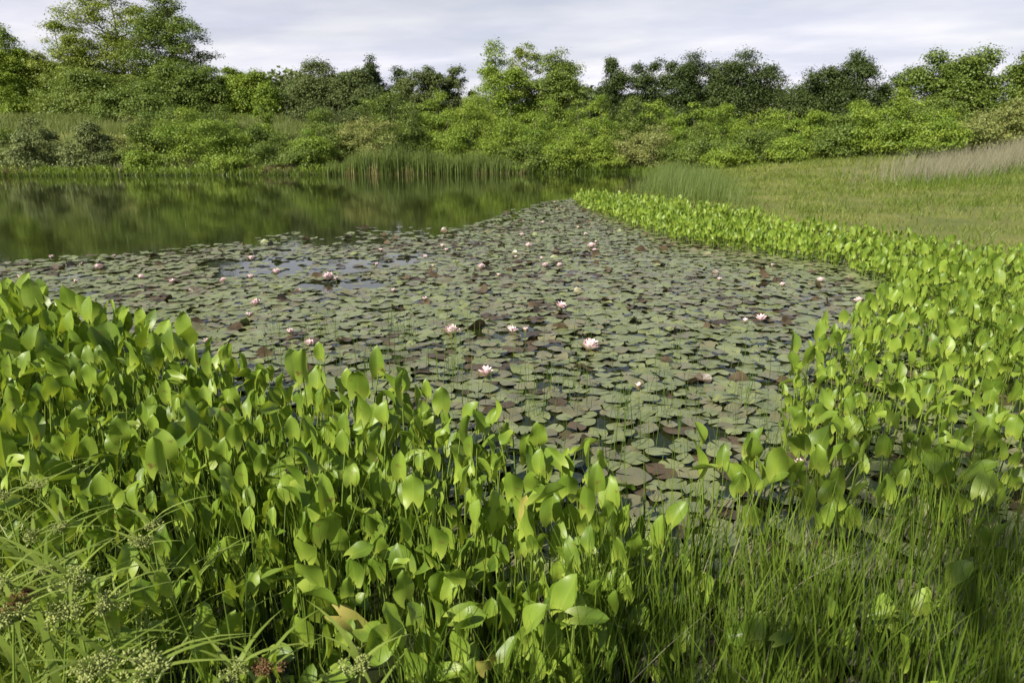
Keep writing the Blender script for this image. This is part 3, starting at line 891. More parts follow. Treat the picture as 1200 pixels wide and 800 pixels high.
# plants right against the lens are left out: the grass stands there
keep = ~((zone == 0) & (rp_.random(len(allp)) > smooth(1.1, 1.9, allp[:, 1]) * 0.5 + 0.5))
allp, zone, px, py = allp[keep], zone[keep], px[keep], py[keep]
dist = np.hypot(allp[:, 0], allp[:, 1])
order = np.argsort(dist)
solo = order[:300]
rest = order[300:]
def size_of(x, y, zn):
    if zn == 1:
        return 0.82 if y < 7 else max(0.74, 0.82 - (y - 7) * 0.02)
    return 1.0 + 0.06 * min(max(y - 2.6, 0), 3)
def plant_group(x, y, zn):
    if zn == 0:
        if y < 2.3: return 'broad-leaved plants in the near grass', 'broad-leaved water plant at the front of the near stand, standing among grass blades'
        if x > -1.2: return 'broad-leaved plants in the middle of the near stand', 'heart-leaved water plant in the near stand below the lily pads, middle of the view'
        return 'broad-leaved plants at the left of the near stand', 'heart-leaved water plant in the dense left half of the near stand'
    if zn == 1:
        return 'broad-leaved plants on the right shore', 'heart-leaved water plant in the thick stand on the right, before the lawn'
    if zn == 2:
        return 'lone clump of broad-leaved plants', 'heart-leaved water plant in the lone clump between lily pads and right stand'
    return 'scattered broad-leaved plants', 'scattered low heart-leaved plant in open grass right of the near stand'
# one dying leaf at the bottom edge
x, y = at(418, 728, 0.28)
root = empty('water_plant', (x, y, -0.03), 'single dying mottled brown leaf drooping among grass at the bottom edge', 'water plant')
V, F, T, S = leaf_shape(0.15, 0.075, 0.5, 0.45, 6, 10, 5)
B = frame(np.array([0.85, -0.2, -0.45]), np.array([0.35, -0.35, 0.85]))
lf = link('leaf', new_mesh('old_leaf', V @ B.T + np.array([-0.05, 0, 0.33]), F, M_OLD, {'tone': np.full(len(V), .7), 'lt': T, 'ls': S}, True), root)
q = np.linspace(0, 1, 6)[:, None]
V, F = tubes((np.array([[-0.05, 0, 0.33]]) * q ** np.array([[2, 1, 1]]))[None], np.full((1, 6), .004), 5)
link('stalk', new_mesh('old_stalk', V, F, M_STALK, {'tone': np.full(len(V), .3)}, True), lf)
PROTO, NPROTO = {}, 16
for i in range(NPROTO):
    short = i % 4 == 3
    PROTO[i] = [(new_mesh('plant_leaf', *a[:2], M_LEAF, a[2], True), new_mesh('plant_stalk', *b[:2], M_STALK, b[2], True))
                for a, b in plant_parts(200 + i, 4 + i % 3, 0.16 if short else 0.22, 0.36 if short else 0.50, 0.103, 6, 10)]
for j in solo:
    x, y = allp[j]
    g, lab = plant_group(x, y, zone[j])
    s = size_of(x, y, zone[j]) * (0.88 + 0.26 * rp_.random())
    if zone[j] == 3: s *= 0.8
    if zone[j] == 0 and y < 2.2: s *= 0.85
    k = int(rp_.integers(NPROTO))
    if zone[j] == 2 or (zone[j] == 1 and y < 5 and rp_.random() < 0.55):
        k = k // 4 * 4 + 3          # the short-stalked ones
        s *= 1.08 if zone[j] == 2 else 1.14
    zb = max(float(height(np.array([x]), np.array([y]))[0]), -0.06)
    root = empty('water_plant', (x, y, zb), lab, 'water plant', g, rp_.random() * 6.28, s)
    for lm, sm in PROTO[k]:
        lf = link('leaf', lm, root)
        if rp_.random() < 0.004:
            lf.material_slots[0].link = 'OBJECT'
            lf.material_slots[0].material = M_OLD
            lf['label'] = 'yellowed old leaf'
        link('stalk', sm, lf)
LOW = [merge([q for a, b in plant_parts(300 + i, 4 + i % 3, 0.16, 0.46, 0.122, 4, 6, 3) for q in (a, b)]) for i in range(12)]
LOWL = [(merge([a for a, b in plant_parts(300 + i, 4 + i % 3, 0.16, 0.46, 0.122, 4, 6, 3)]), merge([b for a, b in plant_parts(300 + i, 4 + i % 3, 0.16, 0.46, 0.122, 4, 6, 3)])) for i in range(12)]
def plant_mass(name, idx, label_none=None):
    kk = rp_.integers(12, size=len(idx))
    la, sa = [], []
    for i in range(12):
        sel = [j for j, q in zip(idx, kk) if q == i]
        if not sel: continue
        M = rotz(rp_.random(len(sel)) * 6.28)
        for m_, j in zip(M, sel):
            s = size_of(allp[j, 0], allp[j, 1], zone[j]) * (0.85 + 0.3 * rp_.random())
            m_[:3, :3] *= s
            m_[:3, 3] = (allp[j, 0], allp[j, 1], max(float(height(allp[j:j + 1, 0], allp[j:j + 1, 1])[0]), -0.06))
        for src, dst in ((LOWL[i][0], la), (LOWL[i][1], sa)):
            V, F, A = stamp(src[0], src[1], M, src[2])
            A['tone'] = (A['tone'] + np.repeat(rp_.random(len(sel)), len(src[0]))) % 1.0
            dst.append((V, F, A))
    a = merge(la); b = merge(sa)
    for q in ('lt', 'ls'):
        b[2][q] = np.full(len(b[0]), 0.5)
    o = link(name, new_mesh(name, a[0], a[1], M_LEAF, a[2], True))
    tag(o, kind='stuff')
    tag(link('stalks', new_mesh('stalks', b[0], b[1], M_STALK, b[2], True), o), kind='stuff')
    return o
plant_mass('far_water_plants', list(rest))
# leaves of the same kind along the far left waterline
p = along_shore(POND, 900, 0, 5)
p = p + np.stack([rg.normal(0, .3, len(p)), rg.random(len(p)) * 1.2 - 0.4], 1)
M = rotz(rg.random(len(p)) * 6.28)
M[:, :3, :3] *= (0.7 + 0.5 * rg.random(len(p)))[:, None, None]
M[:, :2, 3] = p
M[:, 2, 3] = np.maximum(height(p[:, 0], p[:, 1]), -0.05)
V, F, A = stamp(LOWL[2][0][0], LOWL[2][0][1], M, LOWL[2][0][2])
tag(link('shore_plants', new_mesh('shore_plants', V, F, M_LEAF, A, True)), kind='stuff')

# ------------------------------------------------------------------ lily pads
def pad_shape(seed, kind, n=22, rings=(0.02, 0.4, 0.75, 0.94, 1.0)):
    """Unit-radius pad with a notch; returns V, F."""
    r = np.random.default_rng(seed)
    notch = 0.10 + 0.10 * r.random()
    th = np.linspace(notch, 2 * np.pi - notch, n)
    rr = 1 + 0.07 * np.sin(2 * th + r.random() * 6) + 0.03 * np.sin(5 * th + r.random() * 6)
    V, ph = [], r.random() * 6.28
    wav = (0.05 if kind == 'flat' else 0.11) * (0.5 + r.random())
    for q in rings:
        x, y = q * rr * np.cos(th), q * rr * np.sin(th)
        z = wav * q ** 2 * np.sin(3 * th + ph) + 0.03 * q ** 2 * np.sin(2 * th + ph * 2)
        if kind == 'curl':
            a = x * math.cos(ph) + y * math.sin(ph)
            c = np.clip(a - 0.25, 0, None)
            z = z + 0.9 * c ** 1.4
            k = 0.45 * c
            x, y = x - k * math.cos(ph), y - k * math.sin(ph)
        if kind == 'fold':
            a = x * math.cos(ph) + y * math.sin(ph)
            c = np.clip(a, 0, None)
            z = z + 0.85 * c
            k = 0.75 * c
            x, y = x - k * math.cos(ph), y - k * math.sin(ph)
        if kind == 'cup':
            z = z + 0.22 * q ** 3
        V.append(np.stack([x, y, z], 1))
    V = np.concatenate(V)
    idx = np.arange(len(rings) * n).reshape(len(rings), n)
    F = np.stack([idx[:-1, :-1], idx[1:, :-1], idx[1:, 1:], idx[:-1, 1:]], -1).reshape(-1, 4)
    return V, F
PADPOLY = [at(*q) for q in [(-60, 312), (60, 303), (130, 300), (200, 292), (260, 287), (330, 275), (400, 268), (470, 266), (540, 268), (575, 258), (600, 246), (645, 236), (690, 232)]] + \
          [(3.0, 21), (3.2, 16), (3.6, 12.5), (4.6, 11), (5.4, 9.2), (5.2, 7.6), (4.6, 6.6), (3.6, 5.4), (3.2, 3.8), (3.2, 2.4), (2.2, 1.5), (0.5, 1.5), (0.0, 2.3), (-0.5, 2.9), (-1.6, 3.5), (-3, 4.4), (-5, 5.2), (-9, 5.8)]
rq = np.random.default_rng(14)
GAPS = [at(320, 311), at(345, 318), at(425, 308), at(440, 272), at(395, 336), at(600, 391), at(380, 282), at(300, 322), at(480, 300)]
GR = [(1.2, 0.6), (0.8, 0.4), (0.9, 0.6), (1.6, 1.2), (0.6, 0.4), (0.35, 0.22), (1.3, 1.0), (0.6, 0.4), (0.6, 0.4)]
def pad_gap(x, y):
    g = np.zeros(np.shape(x), bool)
    for (a, b), (ra, rb) in zip(GAPS, GR):
        g |= ((x - a) / ra) ** 2 + ((y - b) / rb) ** 2 < 0.55 + 0.9 * fbm(x * 1.7, y * 1.7)
    return g
edge_n = lambda x, y: fbm(x * 0.8 + 3, y * 0.5)
pp, dd = dart(PADPOLY, lambda x, y: 0.094 + 0.060 * (rq.random(np.shape(x)) - 0.35), 330000, rq)
sd = sdist(PADPOLY, pp[:, 0], pp[:, 1])
thin = np.clip(-sd / 2.2, 0, 1)
thin = np.where((pp[:, 1] > 7.5) & (pp[:, 0] < 1.6), thin, 1.0)
cover = 0.97 - 0.20 * smooth(-1.0, -4.5, pp[:, 0]) * smooth(7.5, 9.5, pp[:, 1])
ok = rq.random(len(pp)) < np.minimum(cover, 0.40 + 0.6 * thin)
ok &= ~(pad_gap(pp[:, 0], pp[:, 1]) & (rq.random(len(pp)) < 0.78))
ok &= ~((edge_n(pp[:, 0], pp[:, 1]) < 0.40) & (thin < 0.9) & (rq.random(len(pp)) < 0.6))
pp, dd = pp[ok], dd[ok]
rad = dd * 0.5 * (1.32 + 0.54 * rq.random(len(dd))) * np.where(pp[:, 1] < 6, 0.88, 1.0)
PADS = {}
for kind, num in (('flat', 8), ('wavy', 4), ('curl', 4), ('fold', 3), ('cup', 3)):
    for i in range(num):
        PADS[(kind, i)] = pad_shape(900 + len(PADS), kind)
PADS_LOW = {k: pad_shape(900 + i, k[0], 15, (0.03, 0.6, 1.0)) for i, k in enumerate(PADS)}
ku = rq.random(len(pp))
patch = fbm(pp[:, 0] * 0.9 + 40, pp[:, 1] * 0.9)
kinds = np.where(ku < 0.66, 'flat', np.where(ku < 0.95, 'wavy', np.where(ku < 0.972, 'curl', np.where(ku < 0.984, 'fold', 'cup'))))
cu = rq.random(len(pp)) + (patch - 0.5) * 0.9
cols = np.where(cu < 0.62, 'green', np.where(cu < 0.95, 'olive', 'brown'))
cols = np.where((kinds == 'curl') & (rq.random(len(pp)) < 0.6), 'brown', cols)
cols = np.where((kinds == 'fold'), 'brown', cols)
pid = np.array([int(rq.integers({'flat': 8, 'wavy': 4, 'curl': 4, 'fold': 3, 'cup': 3}[k])) for k in kinds])
pz = 0.006 + 0.028 * rq.random(len(pp))
tilt = np.where(kinds == 'flat', R(2.5), R(5.0))[:, None] * rq.normal(0, 1, (len(pp), 2))
tilt = np.clip(tilt, -0.16, 0.16)
spin = rq.random(len(pp)) * 6.28
pz = np.maximum(pz, np.abs(tilt).sum(1) * rad * 0.55 + 0.004)
u_, v_ = project(np.column_stack([pp, pz]))
hidden = inside(NEAR_STAND, pp[:, 0], pp[:, 1]) | inside(RIGHT_STAND, pp[:, 0], pp[:, 1])
vw = (u_ > -20) & (u_ < 1220) & (v_ < 815)
cand = np.where(vw & ~hidden)[0]
cand = cand[np.argsort(-rad[cand] / np.hypot(pp[cand, 0], pp[cand, 1]))]
solo_p = set(cand[:300].tolist())
PM = {}
def pad_label(j):
    c, k, y, x = cols[j], kinds[j], pp[j, 1], pp[j, 0]
    where = 'among the near grass at lower right' if y < 3.0 else ('in front of the lone broad-leaved clump and right stand' if x > 1.1 else 'just beyond the near broad-leaved stand') if y < 4.6 else 'further out past the thin rush stems'
    look = {'green': 'flat green', 'olive': 'dull olive', 'brown': 'dark brown'}[c]
    if k == 'curl': look = {'green': 'green edge-curled', 'olive': 'olive edge-curled', 'brown': 'dark brown edge-curled'}[c]
    if k == 'fold': look = 'dark folded upright'
    return '%s lily pad %s' % (look, where), '%s lily pads %s' % (look, where)
for j in sorted(solo_p):
    key = (kinds[j], pid[j], cols[j])
    if key not in PM:
        V, F = PADS[key[:2]]
        PM[key] = new_mesh('lily_pad', V, F, PAD[cols[j]], {'tone': np.full(len(V), 0.0)}, True)
    lab, g = pad_label(j)
    o = link('lily_pad', PM[key])
    o.location = (pp[j, 0], pp[j, 1], pz[j])
    o.rotation_euler = (tilt[j, 0], tilt[j, 1], spin[j])
    o.scale = (rad[j],) * 3
    tag(o, lab, 'lily pad', g)
others = [j for j in range(len(pp)) if j not in solo_p]
for c in ('green', 'olive', 'brown'):
    parts = []
    for key, (V, F) in PADS_LOW.items():
        sel = np.array([j for j in others if kinds[j] == key[0] and pid[j] == key[1] and cols[j] == c], int)
        if not len(sel): continue
        M = np.array([np.array(Matrix.Translation((pp[j, 0], pp[j, 1], pz[j])) @ Euler((tilt[j, 0], tilt[j, 1], spin[j])).to_matrix().to_4x4() @ Matrix.Scale(rad[j], 4)) for j in sel])
        a, f, _ = stamp(V, F, M)
        parts.append((a, f, {'tone': np.repeat(rq.random(len(sel)), len(V))}))
    V, F, A = merge(parts)
    tag(link('%s_pad_cover' % c, new_mesh('pad_cover', V, F, PAD[c], A, True)), kind='stuff')

# ------------------------------------------------------------------ water lilies
def petal(Ln, W, cup, curl, nu=4, nv=6):
    s = np.linspace(0, 1, nv + 1)
    t = np.linspace(-1, 1, nu + 1)
    S, T = np.meshgrid(s, t, indexing='ij')
    hw = W * 0.5 * (np.sin(np.pi * (S * 0.86 + 0.10)) ** 0.8) * (1 - 0.5 * S ** 5)
    x = T * hw
    y = S * Ln
    z = cup * T ** 2 * hw + curl * Ln * S ** 2
    idx = np.arange((nv + 1) * (nu + 1)).reshape(nv + 1, nu + 1)
    F = np.stack([idx[:-1, :-1], idx[:-1, 1:], idx[1:, 1:], idx[1:, :-1]], -1).reshape(-1, 4)
    return np.stack([x, y, z], -1).reshape(-1, 3), F
def whorl(n, Ln, W, elev, off, r, cup=0.5, curl=0.12, rad=0.006, z=0.0):
    out = []
    for i in range(n):
        V, F = petal(Ln * r.uniform(.92, 1.06), W, cup, curl)
        e = elev + r.normal(0, 0.06)
        a = off + i * 2 * np.pi / n + r.normal(0, 0.06)
        y = V[:, 1] * math.cos(e) - V[:, 2] * math.sin(e) + rad
        zz = V[:, 1] * math.sin(e) + V[:, 2] * math.cos(e) + z
        out.append((np.stack([V[:, 0] * math.cos(a) - y * math.sin(a), V[:, 0] * math.sin(a) + y * math.cos(a), zz], 1), [F], {}))
    return out
def lily_meshes(kind, seed):
    r = np.random.default_rng(seed)
    if kind == 'open':
        pe = whorl(7, .052, .044, .62, 0, r) + whorl(7, .052, .040, .92, .4, r, z=.003) + whorl(6, .047, .032, 1.18, .2, r, z=.006) + whorl(5, .038, .020, 1.35, .5, r, z=.008)
        se = whorl(4, .056, .024, .16, .3, r, z=-.004)
        st = whorl(14, .020, .004, 1.15, 0, r, z=.012)
    elif kind == 'half':
        pe = whorl(6, .056, .027, .85, 0, r, .8, -.05) + whorl(6, .055, .025, 1.1, .4, r, .8, -.08, z=.003) + whorl(5, .05, .021, 1.3, .2, r, .8, -.08, z=.005)
        se = whorl(4, .054, .024, .55, .3, r, z=-.004)
        st = whorl(8, .018, .004, 1.3, 0, r, z=.012)
    else:
        pe = whorl(5, .050, .026, 1.38, 0, r, 1.0, -.22, .010) + whorl(4, .050, .022, 1.45, .5, r, 1.0, -.2, .006)
        se = whorl(4, .046, .026, 1.30, .3, r, 1.0, -.2, .013, z=-.003)
        st = []
    qq = np.linspace(0, 1, 4)
    P = np.stack([0.01 * qq, 0 * qq, -0.10 + 0.10 * qq], 1)
    sv, sf = tubes(P[None], np.full((1, 4), .004), 6)
    stem_ = (sv, [sf], {})
    mk = lambda nm, parts, mat: new_mesh(nm, *merge(parts)[:2], mat, None, True)
    return [('petals', mk('petals', pe, M_PETAL)), ('sepals', mk('sepals', se, M_SEPAL)), ('stem', mk('stem', [stem_], M_STALK))] + ([('stamens', mk('stamens', st, M_STAMEN))] if st else [])
LM = {(k, i): lily_meshes(k, 50 + i) for k in ('open', 'half', 'bud') for i in range(3)}
GL = 'pink and white water lily flowers'
LILIES = [
    (26, 329, 1.25, 'half', 'large white lily flower at the left edge just above the broad-leaved stand'),
    (60, 302, .7, 'half', 'small faint lily flower near the left edge at the outer rim of the pads'),
    (117, 315, 1.15, 'open', 'pink-white lily flower at left, second large one from the left edge'),
    (97, 311, .8, 'bud', 'cream lily bud left of the pink-white flower at far left'),
    (134, 301, .6, 'bud', 'tiny lily bud by the open water at far left'),
    (165, 326, .8, 'open', 'small white lily flower right of the pink-white flower at far left'),
    (88, 331, .6, 'bud', 'dull brownish lily bud just beyond the left stand'),
    (202, 331, .55, 'half', 'tiny pale lily flower in the dull pads left of the bright patch of water'),
    (262, 330, .8, 'open', 'white lily flower at the left foot of the sky-blue patch of water'),
    (295, 304, .95, 'open', 'white lily flower beyond the sky-blue patch of water'),
    (294, 326, .85, 'half', 'white lily flower at the middle of the sky-blue patch'),
    (324, 320, 1.0, 'open', 'white-pink lily flower beside a brown pad on the sky-blue patch'),
    (385, 327, 1.35, 'open', 'big white lily flower leaning over a dark curled pad left of centre'),
    (394, 328, .7, 'bud', 'white lily bud touching the big white flower left of centre'),
    (300, 357, .95, 'open', 'white lily flower above the right end of the left stand'),
    (292, 371, .65, 'half', 'small white lily flower under the one above the left stand'),
    (340, 391, .75, 'half', 'pale lily flower among rush stems above the left stand'),
    (242, 403, .75, 'bud', 'pink lily bud peeping over the leaves of the left stand'),
    (362, 405, .8, 'half', 'pale lily flower half hidden behind heart-shaped leaves'),
    (446, 294, .8, 'half', 'reddish lily flower by the open water left of centre'),
    (441, 311, .6, 'bud', 'small upright lily bud below the reddish flower'),
    (498, 302, .6, 'half', 'small white lily flower left of the pair near the middle'),
    (519, 289, .85, 'open', 'white lily flower, upper one of the pair near the middle'),
    (523, 294, .75, 'half', 'white lily flower, lower one of the pair near the middle'),
    (508, 313, .5, 'bud', 'dim tiny lily bud under the middle pair'),
    (564, 314, .95, 'open', 'single white lily flower at the centre of the pad cover'),
    (611, 276, .85, 'half', 'white lily flower far out, above the pink flower right of centre'),
    (619, 289, 1.05, 'open', 'pink lily flower far out right of centre with a red pad under it'),
    (604, 302, .45, 'bud', 'dim speck of a lily bud under the far pink flower'),
    (634, 304, .55, 'bud', 'thin lily bud standing above two pink flowers'),
    (639, 312, .85, 'open', 'pink lily flower, left one of two side by side'),
    (656, 312, .85, 'open', 'pink lily flower, right one of two side by side'),
    (613, 260, .55, 'bud', 'tiny lily bud far out in the narrow end of the pads, left one'),
    (636, 261, .65, 'half', 'tiny white lily flower far out in the narrow end of the pads'),
    (650, 237, .7, 'half', 'farthest lily flower at the tip of the pads by open water'),
    (657, 242, .6, 'bud', 'tiny lily bud beside the farthest flower'),
    (677, 267, .6, 'bud', 'tiny lily bud close to the front of the right shore plants'),
    (686, 275, .6, 'half', 'tiny pink lily flower under the front of the right shore plants'),
    (693, 290, 1.35, 'open', 'big pink lily flower farthest right of the far ones, beside a yellow pad'),
    (698, 284, .6, 'bud', 'pink lily bud behind the big far pink flower'),
    (697, 294, .55, 'half', 'small lily flower in front of the big far pink flower'),
    (462, 342, .5, 'bud', 'tiny pale lily bud in the left middle of the pads'),
    (498, 353, .85, 'bud', 'tall white lily bud left of the middle of the pads'),
    (584, 324, .5, 'bud', 'tiny lily bud above a dark mound of pads'),
    (657, 361, 1.0, 'half', 'white lily flower cupped over a dark rusty pad right of the middle'),
    (528, 391, 1.25, 'open', 'big white lily flower just above the tallest leaf of the near stand'),
    (599, 390, 1.0, 'half', 'white lily flower at a small dark pool near the middle'),
    (616, 389, .75, 'bud', 'cream lily bud right of the flower at the small dark pool'),
    (690, 409, 1.35, 'open', 'largest pink lily flower, on the near pads right of the middle'),
    (570, 440, 1.0, 'half', 'white lily flower half under a leaf at the edge of the near stand'),
    (749, 456, .6, 'bud', 'round reddish lily bud low among the near pads'),
    (843, 329, .8, 'bud', 'white lily bud on the right side of the pads, nearest the shore bend'),
    (917, 335, .7, 'half', 'small white lily flower before the right shore plants'),
    (961, 330, .9, 'open', 'white lily flower close under the right shore plants'),
    (1006, 354, .85, 'open', 'pale lily flower on a brown pad near the right shore plants'),
    (1040, 344, .7, 'half', 'pale lily flower at the far right corner of the pads'),
    (892, 376, .95, 'half', 'pale pink lily flower among dark curled pads at right'),
    (872, 378, .5, 'bud', 'tiny white lily bud left of the pale pink flower at right'),
    (905, 312, .45, 'bud', 'tiny pale lily bud by the dark pads at the right shore'),
    (940, 556, 1.15, 'open', 'pink lily flower in the shade beside the lone broad-leaved clump, nearest of all'),
]
rl = np.random.default_rng(4)
for u, v, s, k, lab in LILIES:
    x, y = at(u, v + 1, 0.025)
    root = empty('water_lily', (x, y, 0.032), lab, 'water lily', GL, rl.random() * 6.28, max(s, 0.72) * 1.3)
    root.rotation_euler = (rl.normal(0, .16), rl.normal(0, .16), rl.random() * 6.28)
    for nm, me in LM[(k, int(rl.integers(3)))]:
        link(nm, me, root)

# ------------------------------------------------------------------ thin rushes among the pads
rr_ = np.random.default_rng(31)
cl = []
for _ in range(260):
    u, v = 430 + rr_.random() * 540, 385 + rr_.random() ** 0.8 * 175
    if rr_.random() < 0.25: u, v = 300 + rr_.random() * 250, 385 + rr_.random() * 70
    c = np.array(at(u, v))
    cl.append(c + rr_.normal(0, 0.05, (int(rr_.integers(1, 7)), 2)))
cl = np.concatenate(cl)
n = len(cl)
V, F, k = blades(np.column_stack([cl, np.full(n, -0.03)]), 0.16 + 0.26 * rr_.random(n), rr_.random(n) * 6.28, rr_.random(n) * 0.25, 0.0026 + 0.0026 * rr_.random(n), 4, roll=rr_.random(n) * 3.14)
tag(link('thin_rushes', new_mesh('thin_rushes', V, F, M_RUSH, {'tone': np.repeat(rr_.random(n), k)})), kind='stuff')

# ------------------------------------------------------------------ marsh grass in the foreground
ra = np.random.default_rng(41)
def clumpy(poly, n, thr, r=ra, sc_=2.2):
    p = sample_poly(poly, n, r)
    f = fbm(p[:, 0] * sc_ + 11, p[:, 1] * sc_)
    return p[r.random(len(p)) < np.clip((f - thr) * 4 + 0.5, 0.08, 1)]
front = [(-1.4, 1.35), (-0.4, 1.6), (0.1, 2.0), (0.5, 2.5), (1.1, 2.75), (1.6, 2.9), (2.4, 3.1), (3.4, 2.9), (2.4, 1.0), (1.2, 0.95), (0.0, 1.0), (-0.8, 1.1)]
p = sample_poly(front, 10500, ra)
p = p[ra.random(len(p)) < np.clip((fbm(p[:, 0] * 2.2 + 11, p[:, 1] * 2.2) - 0.47) * 8 + 0.3, 0.03, 1)]
far = smooth(3.3, 1.4, p[:, 1])
p = p[ra.random(len(p)) < 0.10 + 0.90 * far]
grass_field('marsh_grass', p, lambda n: 0.20 + 0.42 * ra.random(n), 0.0062, M_GRASS, (0.02, 0.38), 5, ra, zoff=-0.02)
p = clumpy(front, 420, 0.4)
grass_field('dead_grass', p, lambda n: 0.2 + 0.3 * ra.random(n), 0.005, M_DRY, (0.2, 1.2), 5, ra, zoff=-0.02)
right = [(1.5, 3.2), (2.1, 4.2), (2.6, 5.0), (4.2, 6.5), (6.4, 7.5), (5.4, 4.4), (3.4, 2.6), (2.2, 2.2)]
p = clumpy(right, 2800, 0.5)
grass_field('right_marsh_grass', p, lambda n: 0.2 + 0.36 * ra.random(n), 0.007, M_GRASS, (0.05, 0.5), 5, ra, zoff=-0.02)
p = clumpy(NEAR_STAND, 16000, 0.48)
p = p[ra.random(len(p)) < np.clip(1.35 - 0.32 * (p[:, 1] - 1.4), 0.10, 1)]
grass_field('stand_grass', p, lambda n: 0.2 + 0.34 * ra.random(n), 0.006, M_GRASS, (0.02, 0.35), 5, ra, zoff=-0.02)
left = [(-3.4, 3.3), (-2.3, 2.9), (-1.7, 2.5), (-1.2, 1.9), (-0.9, 1.6), (-0.8, 1.25), (-1.8, 1.2), (-3.2, 2.2)]
p = clumpy(left, 4200, 0.45)
grass_field('bank_marsh_grass', p, lambda n: 0.20 + 0.36 * ra.random(n), 0.0135, M_SEDGE, (0.1, 0.9), 6, ra, zoff=-0.02, droop=0.18)

# ------------------------------------------------------------------ sedges with flower heads, lower left
def head_mesh(seed, mat):
    """A loose umbel: thin rays ending in knobbly clusters of spikelets."""
    r = np.random.default_rng(seed)
    parts = []
    bz = bpy.data.meshes  # (only to keep the name short below)
    m = 11
    for i in range(m):
        a, e = r.random() * 6.28, R(r.uniform(20, 85))
        ln = 0.022 * r.uniform(0.5, 1.15)
        tip_ = np.array([math.cos(a) * math.cos(e), math.sin(a) * math.cos(e), math.sin(e)]) * ln
        q = np.linspace(0, 1, 3)[:, None]
        V, F = tubes((q * tip_)[None], np.full((1, 3), 0.0007), 3)
        parts.append((V, [F], {}))
        for _ in range(26):
            d = r.normal(0, 1, 3); d /= np.linalg.norm(d)
            c = tip_ + d * 0.0065
            t2 = np.stack([c - d * 0.0014, c, c + d * 0.0018])
            V, F = tubes(t2[None], np.array([[0.0006, 0.0011, 0.0003]]), 4)
            parts.append((V, [F], {}))
    V, F, _ = merge(parts)
    return new_mesh('flower_head', V, F, mat)
HEADS = [head_mesh(600 + i, M_HEAD) for i in range(4)] + [head_mesh(610, M_HEADR)]
rs = np.random.default_rng(51)
GS = 'flowering sedges on the near left bank'
SEDGES = [
    (5, 585, 1.0, 0, 'flowering sedge cut by the left edge, highest pale head'), (45, 573, .9, 0, 'flowering sedge with a small head against the leaves of the left stand'),
    (178, 621, .9, 0, 'flowering sedge standing alone, upper of two pale heads right of the sedge patch'), (165, 642, 1.0, 0, 'flowering sedge with lower of two pale heads right of the sedge patch'),
    (56, 674, .85, 0, 'flowering sedge with a flat-topped head on a thick stalk'), (86, 691, 1.35, 0, 'flowering sedge with a large knobbly pale head in mid patch'),
    (121, 719, 1.35, 0, 'flowering sedge with a full pale head left of the star-shaped leaves'), (79, 724, 1.4, 0, 'flowering sedge with a wide loose head below the large knobbly one'),
    (21, 731, 1.4, 0, 'flowering sedge with a wide pale head near the left edge'), (4, 693, 1.0, 0, 'flowering sedge with head half out of the left edge, below the highest'),
    (115, 790, 1.35, 0, 'flowering sedge at the bottom edge, pale head left of another'), (178, 790, 1.5, 0, 'flowering sedge at the bottom edge with the biggest pale head'),
    (277, 793, .9, 0, 'flowering sedge at the bottom edge with a small pale head'), (313, 789, .9, 1, 'sedge at the bottom edge with a reddish-brown head beside the small pale one'),
    (31, 702, .9, 1, 'sedge with a small rust-red head near the left edge'), (16, 714, .9, 1, 'sedge with a dull red head touching the wide pale one'),
    (423, 787, 1.1, 0, 'lone flowering sedge at the bottom edge below the mottled dead leaf'), (74, 622, .8, 0, 'flowering sedge with a faint head among upper sedge leaves'),
    (40, 632, .8, 0, 'flowering sedge with a faint head left of the other faint one'),
]
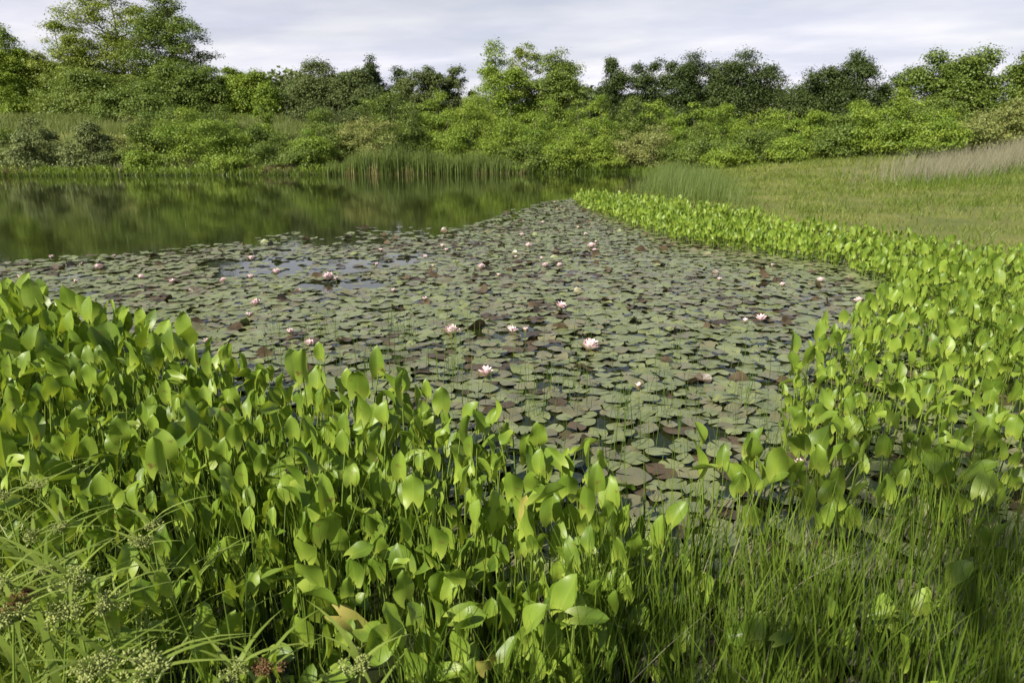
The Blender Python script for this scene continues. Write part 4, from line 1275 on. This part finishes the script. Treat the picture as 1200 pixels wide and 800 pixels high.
for u, v, s, red, lab in SEDGES:
    hz = 0.52 + 0.08 * rs.random()
    x, y = at(u, v, hz)
    lx, ly = rs.normal(0, 0.05, 2)
    zb = max(float(height(np.array([x]), np.array([y]))[0]), 0.0) - 0.02
    root = empty('sedge', (x - lx, y - ly, zb), lab, 'sedge', GS)
    h = hz - zb
    q = np.linspace(0, 1, 7)[:, None]
    path = np.concatenate([np.array([[lx, ly]]) * q ** 1.6, q * h], 1)
    V, F = tubes(path[None], np.linspace(.0038, .0022, 7)[None], 5)
    link('stem', new_mesh('stem', V, F, M_STALK, {'tone': np.full(len(V), rs.random())}, True), root)
    # leaves along the stem and the star of bracts below the head
    for part, m, z0, ln, w in (('leaf', 5, None, 0.36, 0.016), ('bract', 5, h, 0.22, 0.011)):
        for i in range(m):
            zz = h * (0.08 + 0.62 * i / m) if z0 is None else z0
            b = np.array([[lx * (zz / h) ** 1.6, ly * (zz / h) ** 1.6, zz]])
            L_ = ln * (0.7 + 0.6 * rs.random())
            e = 0.45 + 0.5 * rs.random() if part == 'leaf' else 0.15 + 0.5 * rs.random()
            V, F, k = blades(b, np.array([L_ * e]), np.array([i * 2.1 + rs.random() * 1.2]), np.array([1.0 / e * 0.75]), np.array([w * (0.8 + .5 * rs.random())]), 7, droop=np.array([0.25 + 0.5 * rs.random()]))
            link(part, new_mesh(part, V, F, M_SEDGE, {'tone': np.full(len(V), rs.random())}), root)
    o = link('flower_head', HEADS[4 if red else int(rs.integers(4))], root)
    o.location = (lx, ly, h)
    o.rotation_euler = (0, 0, rs.random() * 6)
    o.scale = (s * 1.6,) * 3

# ------------------------------------------------------------------ brown brush on the left shore
rb = np.random.default_rng(61)
for u, lab in ((310, 'low heap of brown dead brush at the waterline below the straw meadow'), (8, 'low heap of brown dead brush at the left edge of the far shore')):
    x = (u - 600) / 822 * 45.6
    y = float(np.interp(x, [q[0] for q in POND[0:7]], [q[1] for q in POND[0:7]])) + 0.5
    n = 220
    b = np.column_stack([rb.normal(0, 1.0, n), rb.normal(0, 0.25, n), np.full(n, -0.02)])
    e = b + np.column_stack([rb.normal(0, .45, n), rb.normal(0, .3, n), 0.15 + .55 * rb.random(n)])
    q = np.linspace(0, 1, 3)[None, :, None]
    V, F = tubes(b[:, None] * (1 - q) + e[:, None] * q, np.tile([.014, .010, .004], (n, 1)), 3)
    o = link('dead_brush', new_mesh('dead_brush', V, F, plain_mat('dead_twigs', (.10, .06, .045), (.24, .16, .11), .9, 8)))
    o.location = (x, y, float(height(np.array([x]), np.array([y]))[0]))
    tag(o, lab, 'brush heap')
